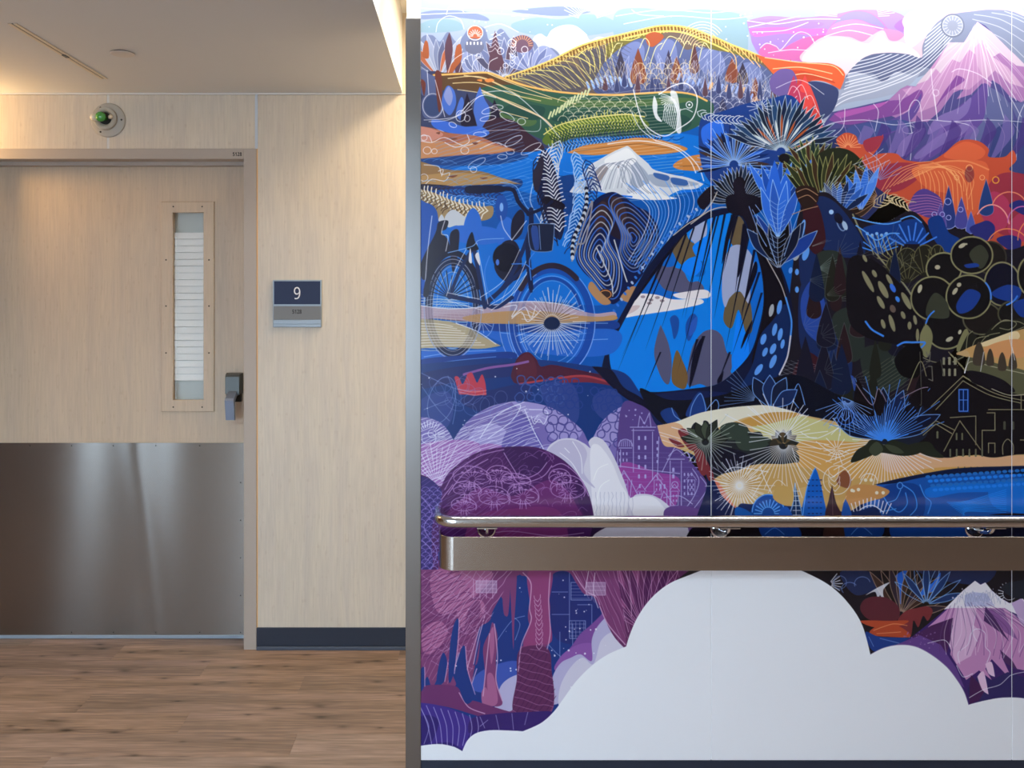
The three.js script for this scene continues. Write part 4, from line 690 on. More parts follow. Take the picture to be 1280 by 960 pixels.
  [[1180, 336, 22, 20], [1238, 322, 20, 20, '#211e1f', '#3a3830'], [1284, 345, 12, 22], [1215, 319, 26, 23], [1166, 373, 27, 27], [1183, 410, 26, 26], [1228, 398, 24, 20, '#201c1d', '#5a5844'], [1253, 355, 22, 27, '#14162a'], [1300, 345, 28, 30], [1211, 371, 28, 27], [1268, 392, 20, 16, '#1c1a1c', '#55533e'], [1310, 400, 26, 26], [1345, 360, 26, 28]].forEach((a) => grape(...a));
  FF('#3c3f34', '1160,378 1170,366 1184,378 1186,396 1170,398 1158,394|1212,318 1226,306 1236,320 1226,336');
  FF('#1f3f94', '1196,380 1210,362 1226,368 1216,386 1200,392|1206,331 1220,329 1224,333 1210,335|1240,366 1260,356 1276,362 1270,376 1250,374|1266,380 1284,374 1290,392 1276,396');
  [[1203, 307, 5, 2.5, -0.5], [1150, 361, 2.6, 5.5, 0.3], [1199, 356, 3, 2.6, -0.6], [1194, 364, 2.5, 5, 0.6], [1172, 334, 3.4, 2.8, 0], [1187, 424, 5, 2.6, -0.5], [1200, 415, 2, 3, 0.4], [1208, 305, 1.6, 1.2, 0]].forEach(([x, y, a, b, r]) => E('#b9b49a', x, y, a, b, r));
  EO('#4a8cf0', 2.2, 1211, 371, 28, 27, 0, -0.7, 0.1); EO('#3f86ee', 2.2, 1253, 355, 22, 27, 0, 0.6, 1.3); EO('#3f86ee', 2, 1183, 410, 26, 26, 0, -2.9, -2.2);
  FF('#83815c', '1150,420 1158,406 1166,420 1160,446 1152,440|1196,436 1206,412 1212,420 1204,440');
  F('#23231f', '1196,452 1212,416 1226,424 1240,408 1262,400 1290,398 1290,420 1250,424 1214,440');
  LL('#8a876a', 1, '1152,446 1166,452 1186,454 1204,446 1230,430 1262,416 1286,406|1214,440 1220,424 1236,420|1224,432 1234,420 1250,416|1240,412 1252,402 1272,402 1284,408|1244,408 1256,400 1270,404 1262,412 1250,410|1208,436 1210,420 1216,414');
  F('#0f0f14', '1118,452 1124,440 1134,432 1148,432 1154,444 1148,470 1128,470');
  LL('#3f8af0', 2.4, '1122,432 1130,428 1140,428 1156,428 1152,434|1104,420 1090,412 1082,402');

  // ---- great lamp (blue dome with strings)
  const domeO = '752,470 764,420 784,380 806,340 836,300 866,274 896,262 926,260 940,268 954,288 970,320 984,356 991,392 989,430 978,462 956,490 920,510 870,520 810,510 770,496';
  F('#0f1838', domeO);
  F('#120f1c', '930,268 944,280 960,310 976,340 984,380 984,420 972,450 950,476 940,450 952,400 952,350 940,300');
  F('#12295c', '950,420 966,400 982,380 990,410 984,446 966,476 940,490 926,484 940,456');
  const dome = '762,446 766,426 784,392 800,364 818,334 840,306 862,288 890,272 912,266 924,270 934,286 944,312 952,344 954,378 948,410 938,440 920,462 896,480 864,486 820,490 786,486 768,470';
  F('#0783ee', dome);
  clip(dome, () => {
    F('#0f6cd4', '930,290 950,330 960,380 950,420 936,440 930,400 938,350');
    FF('#6c5c44', '838,310 844,296 856,290 862,300 872,308 876,322 868,334 854,332 844,322|912,300 914,280 924,270 932,280 932,304 922,312|904,400 908,376 916,366 930,366 938,380 940,412 932,416 926,396 922,388 914,410');
    FF('#a3aed4', '862,296 870,280 882,274 884,292 876,304 870,312 868,304|902,366 904,330 912,310 924,306 936,314 942,330 938,360 936,380 924,364 912,372 906,384');
    FF('#585878', '808,340 822,328 836,322 844,334 854,338 862,352 874,352 880,362 862,366 838,366 818,358|860,480 864,440 876,418 890,412 902,420 908,440 916,446 910,470 890,484 876,480|818,440 826,406! 836,430 840,456 836,480 826,470|898,472 910,462 916,476 900,484');
    FF('#0f68cc', '800,356 806,342 816,338 822,350 832,362 850,366 860,372 826,374 804,370|812,330 824,314 838,312 846,328 836,334 822,330|862,340 860,326 876,320 882,340 874,346');
    FF('#0b86ff', '866,310 876,300 886,296 888,320 876,326|852,336 860,324 872,322 878,334 866,346|920,402 924,390 930,410 936,440 922,470 914,452');
    F('#f1ebee', '762,396! 768,388 780,374 792,368 808,367 824,369 840,374 862,374 876,374 880,378 870,382 840,388 800,394 764,401!');
    F('#efe9ee', '842,368 862,364 880,362 888,366 886,372 868,374 850,373');
    F('#d9c4c8', '766,396 784,384 800,382 792,390 770,398');
    [[792, 372], [804, 371], [814, 375], [822, 372], [812, 379], [828, 376]].forEach(([x, y]) => E('#a6949c', x, y, 3, 1.8));
    FF('#1a4fa8', '840,410 838,398 844,394 849,400 848,414 843,424|858,420 858,404 866,392 872,398 868,414 862,426');
    F('#2c5cc0', '862,420 864,404 872,396 870,412');
    FF('#7a5c38', '842,480 840,464 846,438 854,452 860,470 856,486');
    [[884, 272, 852, 400, 2], [893, 270, 872, 360, 2.4], [898, 268, 846, 470, 1.6], [906, 266, 884, 380, 2.2], [858, 292, 806, 440, 2], [846, 300, 790, 430, 2], [868, 284, 824, 420, 1.6], [834, 316, 776, 450, 1.6], [915, 268, 892, 400, 2.4], [921, 268, 904, 340, 3], [930, 280, 918, 370, 3], [936, 292, 906, 440, 2.4], [943, 312, 924, 410, 2.6], [949, 340, 914, 446, 2.4], [952, 366, 930, 440, 2], [826, 330, 770, 470, 1.4], [876, 300, 856, 400, 1.4], [880, 420, 862, 486, 3], [872, 424, 858, 470, 2.4], [912, 440, 894, 486, 2], [826, 440, 806, 488, 1.6]].forEach(([ax, ay, bx, by, w]) => G('rgba(13,16,40,.93)', [[ax - w * 0.7, ay], [ax + w * 0.7, ay], [bx, by]]));
    FF('#0d1028', '846,300 858,290 828,330 812,352 794,376 800,360 820,330|914,270 920,268 908,310 902,330 906,300|930,276 936,286 928,330 922,346 926,310|942,330 946,340 930,380 926,392|866,448 876,424 878,432 868,470 862,484|896,476 904,464 900,484|930,420 940,400 936,416 926,436');
  });
  LL('#0f1638', 4, '764,428 784,390 802,358 824,326 848,298 880,274 912,264');
  for (let i = 0; i < 30; i++) { const t = i / 29, x = 880 - 118 * t + 6 * Math.sin(t * 3), y = 266 + 150 * t - 22 * Math.sin(t * 3.1); E(i % 3 ? '#2f78e0' : '#a9c0e4', x - 9, y - 4, 2.4, 1.5, 0.9); }
  LL('#b9b2ae', 1.3, '864,280 890,262 914,260 934,272 946,300 962,330 976,356 984,380|842,294 860,280 876,270 888,256 896,240');
  L('#4a94ee', 2.2, '982,372 989,400 988,420'); L('#c9cbd8', 2, '988,420 984,446 974,468');
  [[964, 388, 3, 8, 0.2], [974, 384, 3, 9, 0.2], [954, 424, 3.5, 7, 0.3], [968, 412, 3, 8, 0.2], [975, 418, 3, 8, 0.2], [956, 440, 3, 6, 0.4], [966, 436, 3.5, 7, 0.4], [978, 430, 2.5, 6, 0.2], [948, 462, 3.5, 8, 0.6], [966, 452, 3.5, 9, 0.4], [1002, 288, 3.5, 14, 0.25], [995, 319, 4, 7, 0.3], [1007, 317, 4, 9, 0.3], [988, 338, 2.5, 4, 0.2], [996, 340, 2.5, 4, 0], [996, 362, 2.5, 4, 0]].forEach(([x, y, a, b, r], i) => E(i === 0 || i === 11 ? '#a8adb4' : '#5d9cf0', x, y, a, b, r));
  // plumes above the lamp
  F('#141222', '908,246 930,242 950,248 952,262 936,270 912,266'); FF('#1a1626', '916,230 926,224 938,262 946,290 934,280 922,256|872,250 890,232 892,246 880,262');
  petals(['#15254e', '#1d3f96'], 973, 334, 6, 66, PI * 1.28, PI * 1.76, 6, 8, 'rgba(140,175,225,.9)', 0.9); petals(['#0d0d16', '#141a30'], 973, 338, 4, 66, PI * 1.36, PI * 1.64, 4, 7, '#8d94a4', 0.9); petals(['#2f6de0', '#2a5cc4'], 972, 300, 4, 70, PI * 1.4, PI * 1.62, 4, 6, 'rgba(160,205,255,.9)', 0.8);
  LL('#8fb0e8', 0.8, '940,262 950,280 960,300 970,330|944,256 960,280 968,310|1000,262 992,284 980,320|936,258 948,290 958,308'); for (let i = 0; i < 14; i++) L('rgba(150,185,240,.75)', 0.7, [[962 + (i % 2), 250 + i * 6], [972, 256 + i * 6], [982 - (i % 2), 250 + i * 6]]);
  F('#2b1d1c', '994,240 1002,232 1020,236 1022,252 1006,262'); LL('#b58a6a', 0.9, '996,240 1008,236 1022,244|998,248 1010,244 1020,252|990,268 1006,262 1022,258');

  // ---- sandy spit and the bicycle
  F('#b9a2b4', '520,380! 540,384 570,386 600,384 640,378 670,377 700,380 724,388 746,392 768,390 768,398 740,402 700,402 640,404 600,404 560,398 520,400!');
  F('#bf8f52', '580,396 620,390 660,388 690,390 720,394 750,396 768,394 768,400 720,403 640,405 590,402');
  FF('#8d6a74', '540,396 570,392 600,394 596,402 560,400|640,382 670,380 690,386 660,388');
  F('#173f92', '520,404 580,404 640,405 720,404 768,401 768,412 700,416 600,414 520,414');
  F('#b5a484', '520,398! 546,400 570,404 590,412 610,424 626,432! 600,436 560,434 520,436!');
  hatch('rgba(245,238,225,.75)', 0.8, 522, 384, 572, 436, 3.4, 0.05, 0.3);
  F('#2367cf', '600,414 660,416 768,412 768,440 720,446 640,440 560,452 520,452 520,440 580,438 630,432');
  LL('#7fb0f0', 0.8, '626,416 680,420 740,416|640,428 700,426 760,424|700,404 760,404|530,446 570,440 620,438');
  // wheels
  clip('520,310 760,310 760,470 520,470', () => {
    EO('rgba(22,24,52,.85)', 9, 566, 384, 30, 58); EO('rgba(190,195,215,.7)', 0.9, 566, 384, 32, 60); EO('rgba(190,195,215,.6)', 0.9, 566, 384, 28, 55); EO('rgba(150,165,205,.75)', 1.1, 566, 384, 36, 64); EO('rgba(150,165,205,.7)', 1, 566, 384, 25, 51); EO('rgba(190,195,215,.7)', 0.9, 566, 384, 20, 44);
    rays('rgba(200,205,220,.65)', 0.7, 562, 372, 3, 30, 0, 2 * PI, 30, 0.25); rays('#101428', 1, 562, 372, 4, 34, PI * 1.1, PI * 1.9, 12, 0.2);
    EO('rgba(22,70,164,.85)', 9, 690, 402, 49, 65); for (let i = 0; i < 4; i++) EO('rgba(170,190,225,.7)', 1, 690 + i * 2, 402, 66 - i * 7, 78 - i * 6, 0, PI * 0.8, PI * 1.35); EO('rgba(20,60,150,.8)', 4, 690, 402, 38, 54, 0, PI * 1.1, PI * 1.9); EO('rgba(110,170,250,.85)', 1.2, 690, 402, 54, 70); EO('rgba(110,170,250,.8)', 1.1, 690, 402, 42, 57); EO('rgba(140,185,245,.6)', 0.8, 690, 402, 36, 51);
    rays('rgba(215,220,235,.75)', 0.8, 690, 404, 8, 40, 0, 2 * PI, 46, 0.2); E('#14264e', 690, 404, 11, 9);
    EO('rgba(120,160,225,.9)', 1.2, 603, 402, 14, 20); rays(line(0.7), 0.7, 603, 402, 3, 14, 0, 2 * PI, 14, 0.1);
    EO('#2c2438', 7, 690, 402, 48, 70, 0, PI * 1.2, PI * 1.72); EO('#171a36', 7, 566, 378, 34, 62, 0, PI * 1.05, PI * 1.9);
  });
  ctx.save(); ctx.globalAlpha = 0.72;
  F('#b9a2b4', '520,380! 540,384 570,386 600,384 640,378 670,377 700,380 724,388 746,392 768,390 768,398 740,402 700,402 640,404 600,404 560,398 520,400!');
  F('#bf8f52', '580,396 620,390 660,388 690,390 720,394 750,396 768,394 768,400 720,403 640,405 590,402'); F('#b5a484', '520,398! 546,400 570,404 590,412 610,424 626,432! 600,436 560,434 520,436!');
  ctx.restore();
  LL(line(0.85), 1.1, '520,381 560,386 600,384 640,378 672,377 706,381 730,389|620,430 596,414 570,404|630,384 646,382 640,396 656,384 664,398 670,382|640,398 652,390 660,402 676,388');
  for (let i = 0; i < 9; i++) L('rgba(246,240,230,.7)', 1, [[522, 404 + i * 3.6], [548, 405 + i * 3.3], [566 + i * 5, 408 + i * 2.9]]);
  rays('rgba(225,225,235,.8)', 0.8, 690, 402, 8, 40, 0, 2 * PI, 38, 0.2); rays('rgba(70,52,52,.6)', 0.9, 690, 402, 10, 24, PI, 2 * PI, 16, 0.2); EO('rgba(120,165,235,.8)', 1.2, 690, 402, 54, 70, 0, 0, PI); EO('rgba(150,165,205,.8)', 1.1, 566, 384, 36, 64, 0, 0, PI); E('#14264e', 690, 404, 10, 8);
  LL('#16285a', 5, '592,308 600,350 606,384|640,372 620,384 600,378 560,370|610,376 630,358 650,322 664,284|608,380 640,350 660,330');
  LL('#16285a', 4, '590,312 574,340 562,372|666,288 660,330 664,364|600,242 590,236 632,236'); LL(line(0.75), 0.9, '596,304 604,346 610,380|586,306 570,336 558,370|612,382 640,362 658,326 670,290|600,372 630,350 650,312|614,388 646,362 664,330|560,366 600,374|560,376 604,388');
  F('#131a3a', '582,234 590,232 624,232 630,235 628,240 590,242 582,240'); L('#131a3a', 5, '630,236 642,238 648,252 658,264 664,270'); L('#6fa8ec', 1, '626,228 644,232 652,246 660,260 672,262');
  F('#161228', '678,250 684,246 704,254 706,260 700,262 680,254'); L('#12204a', 6, '664,262 664,284 660,310 664,360'); L('#131a3a', 4, '660,268 680,260 690,252');
  F('#17213f', '660,284 664,280 690,280 693,284 691,308 688,314 668,314 662,306'); LL('#6d8ac0', 0.9, '660,284 664,280 690,280 693,284 691,308 688,314 668,314 662,306 660,284|666,282 669,312|674,282 676,312'); F('#2a4a94', '664,286 672,284 674,310 668,310');
  F('#101830', '584,302 590,290 594,302 598,312 584,312'); L('#7fb0ee', 1, '560,316 590,308 600,300 630,298');
  LL('#3f86e8', 1.3, '612,320 606,340 610,364 620,378|668,316 662,326 664,350|640,330 656,330 664,336');
  FF('#e8e8f0', '588,310 586,326 590,328|594,320 600,332 598,316');
  // ---- right of the wheel: dark patches of road
  F('#173a8c', '520,452 580,444 640,440 640,452 590,464 540,470 520,480'); LL('#5d94e4', 0.8, '520,462 560,452 620,446|524,470 580,456 640,448'); L('rgba(190,215,245,.6)', 0.7, '524,468 600,452');

  // ---- night cloud land, lower left
  F('#16387c', '520,456! 560,452 620,448 680,450 740,458 780,466 800,490 820,520 830,560 880,600 890,650 890,740 520,740');
  FF('#22306c', '520,470 560,460 620,454 660,456 640,470 590,474 560,480 520,486|576,500 620,486 660,480 660,500 610,516');
  FF('#30458c', '526,500 560,490 566,520 550,540 526,528|676,486 700,476 720,486 724,520 712,532 690,516|742,496 760,486 776,494 778,516 760,526 744,514');
  F('#4e1f38', '640,464 648,446 660,440 670,448 676,458 690,456 712,460 740,466 756,470 740,476 690,474 650,480 640,474'); F('#5a2438', '646,454 658,442 668,450 670,470 650,476');
  F('#7a2c40', '700,478 716,470 736,472 768,478 780,486 764,482 736,478'); L('#b0404a', 2.5, '650,480 690,474 730,470 768,480 778,487');
  L('#8a5aa0', 3, '580,468 610,460 640,456 660,452'); F('#c23e52', '568,472! 570,470 574,472 578,480 582,474 584,468! 590,466 596,478 599,474 603,468 607,480 608,494! 574,493!'); LL('#e88080', 0.9, '572,486 590,490 608,488|574,490 592,494 608,492');
  EO('rgba(140,160,220,.55)', 1, 552, 500, 16, 30, 0.3); LL('rgba(140,160,220,.5)', 1, '528,484 548,512 562,526|560,470 570,500 566,530|530,512 560,500|526,466 570,486 600,488'); dots(line(0.8), 26, 526, 460, 880, 640, 0.8);
  F('#0e1230', '740,458! 764,462 780,484 800,496 830,520 850,534 880,516 900,524 860,540 824,536 800,510 772,490');
  // big lilac scallops
  const scal1 = '520,522! 534,522 550,528 560,538 567,550! 576,536 592,520 614,508 640,502 664,503 690,510 712,524 728,538 736,552 742,546 752,528 770,512 788,506 802,508 818,522 826,538 840,580 860,620 880,640 880,720 520,720';
  F('#7a6cb4', scal1);
  clip(scal1, () => {
    FF('#a196d2', '640,502 664,503 690,510 712,524 728,538 716,552 690,548 680,530 660,520|742,546 752,528 770,512 788,506 804,512 796,530 774,548 752,562|590,540 620,530 660,560 700,556 700,570 640,566 590,566');
    FF('#a06cb8', '520,560 560,550 600,556 580,590 556,610 520,590|600,556 640,560 620,566 580,586'); F('#5d55a0', '640,556 652,514! 664,530 676,556 660,560'); F('#6a60b0', '628,560 650,520 678,560');
    hatch(line(0.6), 1, 524, 516, 660, 576, 4.6, -0.35, 1.4); hatch(line(0.55), 0.9, 524, 560, 600, 620, 4, -0.6, 1.2);
    rays(line(0.75), 0.8, 546, 606, 8, 50, PI * 1.2, PI * 1.8, 13, 0.2); rays(line(0.8), 1, 536, 546, 12, 20, PI, PI * 2, 16, 0.05); EO(line(0.7), 0.9, 540, 542, 5); EO(line(0.7), 0.9, 536, 548, 9, 7);
    L(line(0.8), 1.1, '600,548 620,520 650,506 640,526 610,548'); L(line(0.8), 1.1, '656,512 668,540 680,562'); LL(line(0.8), 1, '662,512 684,514 680,530 674,524 668,530 664,520|672,520 668,526 676,528');
    ctx.save(); ctx.globalAlpha = 0.9; pebbles('#4a458e', 1.4, 686, 512, 730, 556, 6.5); pebbles('#4a458e', 1.4, 746, 510, 790, 560, 6.5); ctx.restore();
  });
  clip(scal1, () => { for (let i = 0; i < 70; i++) { const x = 526 + R() * 150, y = 510 + R() * 80; L(line(0.5), 0.7, [[x, y], [x + 7, y - 4 + J(2)], [x + 15, y - 5 + J(4)]]); } });
  for (let i = 0; i < 16; i++) { const x = 526 + R() * 110, y = 480 + R() * 40; EO('rgba(130,150,215,.35)', 0.8, x, y, 5 + R() * 10, 4 + R() * 12, J(1)); }
  pebbles('#3a559c', 1.3, 650, 476, 700, 500, 6);
  pebbles('#27408c', 1.3, 684, 478, 726, 510, 5.5); pebbles('#27408c', 1.3, 744, 490, 776, 510, 5.5);
  // castle country
  F('#5a4488', '778,506 800,506 818,520 826,540 846,556 866,580 884,604 890,640 890,740 780,740 760,640 770,570');
  F('#96449a', '776,580 820,590 850,600 840,640 800,660 776,640'); F('#4e4c9e', '790,534 816,536 820,580 800,586 792,566|830,560 856,562 880,600 874,640 846,640 830,600');
  const cs = 'rgba(178,170,226,.9)';
  LL(cs, 1, '792,536! 792,590!|816,540! 816,600!|788,534! 820,534!|790,538! 818,538!|824,546! 822,600!|798,534! 800,520! 806,530! 812,516! 814,534!|774,560! 790,560!|772,564! 772,590!|776,562! 776,584!|838,576! 838,640!|852,576! 852,640!|834,574! 856,574!|836,570 846,562 856,570|828,590 838,570 846,558 858,562 864,576|806,612! 820,594! 834,612! 834,640!|772,606! 780,588! 790,604! 804,632! 820,614!|790,600! 786,640!|820,640! 830,614! 846,636!|866,586 874,600 870,616 860,632 848,644|876,596 884,610 872,630 860,644|770,582! 800,586! 850,592!|830,622 850,620 866,630');
  windows(cs, 799, 546, 2, 5, 8, 12, 2.4, 4); windows(cs, 822, 552, 1, 4, 0, 8, 2, 3); windows(cs, 856, 592, 3, 4, 4.5, 8, 1.8, 3); windows(cs, 775, 566, 3, 2, 4.4, 8, 1.6, 3); EO(cs, 1, 844, 606, 4); windows(cs, 826, 606, 2, 1, 5, 5, 2, 5); windows(cs, 842, 586, 1, 2, 4, 8, 3, 4); windows(cs, 800, 606, 1, 2, 5, 10, 2, 4);
  for (let i = 0; i < 7; i++) L(cs, 0.8, [[774 + i * 2.6, 558], [776 + i * 2.2, 550]]); EO(cs, 0.9, 782, 558, 9, 9, 0, PI, 2 * PI); dots(cs, 12, 780, 510, 816, 534, 1);
  for (let i = 0; i < 5; i++) { const x = 776 + i * 21, y = 600 + (i % 2) * 14; boxO(cs, 0.7, x, y, 9, 18); L(cs, 0.7, [[x - 2, y], [x + 4.5, y - 9, 1], [x + 11, y]]); windows(cs, x + 3, y + 5, 2, 2, 4, 6, 1.3, 2.4); } hatch('rgba(150,136,206,.28)', 0.7, 776, 600, 880, 646, 6, 0, 0.5);
  // white cloud in front
  F('#d8d4e4', '682,566! 688,556 700,549 716,548 730,554 738,560 736,552 744,546 756,552 768,572 780,600 788,622 796,618 812,618 826,624 838,634 848,646 900,700 690,720 742,660');
  FF('#ece9f2', '738,564 748,556 764,576 776,604 786,624 776,650 742,650 740,620|786,626 800,620 818,622 830,634 838,646 800,650');
  F('#c3bcd8', '684,566 700,551 722,552 734,566 730,590 744,610 720,592 700,572');
  LL('rgba(255,255,255,.8)', 0.9, '700,566 716,580 730,606|716,552 726,570 728,592|742,600 748,586 760,580|744,640 750,610 762,600|706,560 712,566'); hatch('rgba(150,150,180,.35)', 0.9, 742, 634, 790, 646, 5, PI / 2, 1);
  // purple dome of toadstools
  F('#4a1f5c', '520,592! 534,596 546,606 552,608! 560,592 576,578 596,566 620,560 646,558 674,560 700,572 720,590 734,612 741,636 743,660 742,720 520,720');
  F('#33286e', '520,594! 536,598 548,608 552,620 540,660 540,720 520,720');
  FF('#6a2a6c', '560,640 600,610 640,620 690,600 720,630 716,660 560,660|640,640 690,632 700,660 640,664');
  FF('#3d1c54', '628,562 650,559 680,566 684,580 670,592 652,596 640,586|720,594 736,620 738,650 724,630'); F('#7a3070', '590,650 640,636 700,640 700,700 590,700');
  const tl = 'rgba(186,140,202,.85)';
  [[590, 597, 24, 14], [624, 594, 16, 12], [584, 612, 18, 10], [618, 622, 20, 14], [654, 620, 20, 16], [710, 612, 22, 18], [580, 632, 16, 10], [646, 600, 18, 8], [700, 598, 14, 12]].forEach(([x, y, a, b]) => { EO(tl, 1, x, y, a, b, 0.15, PI * 0.95, PI * 2.1); EO(tl, 0.9, x, y + 1, a * 0.95, b * 0.55); rays(tl, 0.7, x, y + 2, 4, a * 0.6, 0, 2 * PI, 16, 0.2); for (let i = 0; i < 4; i++) E(tl, x - a * 0.5 + i * a * 0.33, y - b * 0.6 + J(2), 1.8, 1); LL(tl, 0.9, `${x - 3},${y + 4} ${x - 4},${y + 16}|${x + 3},${y + 4} ${x + 4},${y + 16}`); });
  LL(tl, 1.1, '556,612 570,590 600,570 630,562|560,618 580,592 610,574|630,566 642,586 652,598 672,592 684,578|640,592 650,604 678,596 690,582|552,624 566,606|690,584 704,580 724,596 736,620'); hatch('rgba(150,110,190,.4)', 0.8, 530, 600, 600, 720, 6, -0.6, 1.5);
  clip('520,596 552,612 548,660 560,740 520,740', () => { scales('rgba(140,120,205,.7)', 0.8, 522, 614, 560, 740, 5); LL('rgba(160,140,215,.7)', 1, '526,620 540,640 530,660 546,690 534,720|528,676 540,690 530,706'); });
  clip('552,612 576,578 620,560 674,560 720,590 741,636 743,720 548,720', () => { for (let i = 0; i < 60; i++) { const x = 556 + R() * 180, y = 566 + R() * 86; i % 2 ? EO('rgba(176,126,196,.5)', 0.7, x, y, 4 + R() * 6, 3 + R() * 4, J(0.6), PI * 0.9, PI * 2.2) : L('rgba(176,126,196,.5)', 0.7, [[x, y], [x + 6 + J(4), y - 5], [x + 14 + J(5), y - 2 + J(6)]]); } hatch('rgba(150,96,172,.3)', 0.7, 556, 560, 640, 620, 5, -0.7, 1.6); });
  LL(tl, 0.9, '604,668 640,664 690,670 730,666|620,660 640,650 700,654');
  // band hidden and half hidden by the rail
  F('#2b1440', '740,662 760,658 800,662 830,674 830,740 740,740'); F('#6c4a92', '830,640 850,632 880,640 890,662 880,676 840,672'); F('#d6d2e2', '742,676 790,648 850,648 862,676 850,700');
  // ---- sandy hill, lower middle
  F('#14204e', '890,520! 860,530 824,534 812,500 840,490 900,490 960,500 1030,520 1100,540 1180,520 1190,600 1110,700 880,700 884,600 860,560');
  F('#0d1224', '800,486 840,500 900,494 960,474 1000,470 1060,500 1100,510 1160,500 1180,560 1100,552 1040,530 980,510 930,508 880,516 830,530');
  FF('#1b3a7e', '826,516 840,510 850,526 836,530|858,520 866,500 876,490 884,510 880,518');
  LL('#6f9fe6', 1, '840,510 844,520 856,528|862,524 866,506 876,492 882,508 882,518|884,512 894,500 898,506 896,516|958,505 970,500 982,492 998,510|1006,506 998,480 990,496');
  petals(['#16203c', '#1a2c5a'], 962, 512, 4, 48, PI * 1.35, PI * 1.8, 4, 9, '#6f9fe6', 1);
  rays('rgba(140,180,240,.6)', 0.7, 946, 500, 4, 40, PI * 0.95, PI * 1.3, 10, 0.2);
  const hill = '822,532! 846,527 876,516 908,510 940,507 960,507 984,512 1006,519 1040,526 1070,534 1096,544 1106,552 1150,566 1200,570 1290,566 1310,586 1240,584 1180,588 1130,598 1100,606 1060,640 980,646 930,640 906,624 896,608 890,596 872,572 846,560 830,556';
  F('#d3ad72', hill);
  clip(hill, () => {
    F('#e9e3cf', '822,532 846,527 876,516 908,510 950,506 990,512 1010,520 980,520 940,520 910,530 880,540 850,542 830,540'); F('#e0b089', '820,530 850,530 856,548 844,566 826,560');
    F('#cfc98a', '960,520 1000,520 1040,530 1080,542 1060,556 1000,556 960,548 940,534'); F('#c9984e', '920,530 960,516 1000,518 950,532'); F('#d9a45a', '1000,552 1060,552 1100,560 1180,572 1290,572 1290,590 1100,600 1020,590 980,570'); F('#e2b086', '1110,560 1180,570 1290,570 1290,582 1180,584 1110,590');
    FF('#caa05e', '900,600 940,586 1000,584 1040,596 1000,610 950,612|1010,612 1050,600 1100,602 1080,630 1020,636'); F('#d97a62', '890,598 900,606 916,630 930,642 900,640 886,610');
  });
  // bushes and flowers on it
  F('#23262c', '862,556 864,536 870,528 878,534 880,526 886,528 890,540 896,534 900,538 906,530 920,528 932,532 938,540 950,540 956,548 970,552 984,556 996,566 998,576 980,580 950,580 920,586 900,594 890,598 880,580 872,570');
  FF('#36423a', '900,534 914,528 930,532 936,542 920,550 904,548|920,548 944,544 964,550 950,562 926,562'); F('#16172a', '880,580 900,560 930,566 940,580 900,592'); 
  FF('#7c3038', '848,540 856,536 864,546 872,560 862,562|836,548 846,550 856,558 846,558|868,562 880,566 884,590 876,592|878,574 884,576 892,596 886,600'); petals(['#2d322c', '#454f40'], 882, 552, 2, 28, PI * 1.05, PI * 1.95, 7, 5.5, '#11131a', 0.6); petals(['#2b2d2a', '#5a4a34'], 979, 556, 2, 20, PI * 1.05, PI * 2.1, 8, 4.5, null); FF('#3a342c', '984,556 996,568 998,578 984,574|962,556 970,550 976,570 966,576');
  const fl = (x, y, r0, r1, a0, a1, n, c = line(0.85), w = 0.9) => rays(c, w, x, y, r0, r1, a0, a1, n, 0.3);
  fl(882, 552, 5, 34, -0.9, PI + 0.6, 26, 'rgba(190,200,190,.7)', 0.8); fl(978, 546, 6, 46, PI * 0.95, PI * 2.1, 26); fl(979, 556, 6, 60, 0.1, PI * 0.95, 24, line(0.7)); fl(924, 607, 3, 30, 0, 2 * PI * 0.97, 34); fl(924, 607, 16, 34, 0, 2 * PI * 0.97, 40, line(0.7), 0.7); E('#efe7d8', 924, 607, 3);
  fl(1106, 552, 4, 62, PI * 0.05, PI * 0.98, 34); fl(1106, 552, 4, 40, PI * 1.02, PI * 1.22, 8); fl(1050, 532, 2, 14, 0, 2 * PI, 9); fl(1046, 562, 3, 16, 0.3, PI * 1.7, 12); LL(line(0.8), 1, '1000,540 1020,548 1050,534 1056,528|1020,552 1044,568 1062,562|940,510 960,530 976,546|906,518 930,530 966,544|1000,516 990,534 980,546|840,534 860,540 872,546|950,584 956,600 964,616|990,560 1000,590 1010,606|906,590 920,584 960,590');
  LL(line(0.7), 0.8, '824,540 850,548|826,544 850,552|828,550 846,556|960,616 972,600 986,612|890,600 910,606|896,612 912,610|904,626 916,616');
  FF('#8a5238', '1046,598 1056,588 1064,600 1060,610 1048,606'); 
  // ---- houses and dark bank on the right
  F('#16131a', '1150,470 1180,450 1200,460 1206,476 1240,486 1290,490 1320,500 1330,574 1280,568 1240,572 1210,566 1190,572 1170,570 1150,560 1140,520');
  F('#1c2233', '1066,490 1090,500 1120,496 1150,500 1160,540 1140,556 1106,556 1080,540'); petals(['#131830', '#19264e', '#121526'], 1104, 552, 6, 74, PI * 1.14, PI * 1.86, 7, 11, 'rgba(120,170,245,.85)', 1); rays('#4f8ef0', 0.8, 1104, 552, 6, 66, PI * 1.1, PI * 1.9, 34, 0.35); rays('#3f8cf4', 1.4, 1106, 552, 4, 24, PI * 1.1, PI * 1.9, 18, 0.3);
  FF('#141018', '1068,510 1072,472! 1086,500 1092,520|1092,508 1098,486! 1106,504 1100,520|1136,500 1152,484 1160,490 1150,510'); LL('#8d7c8e', 1, '1070,480 1090,506 1098,486 1108,502|1126,498 1150,486 1160,484');
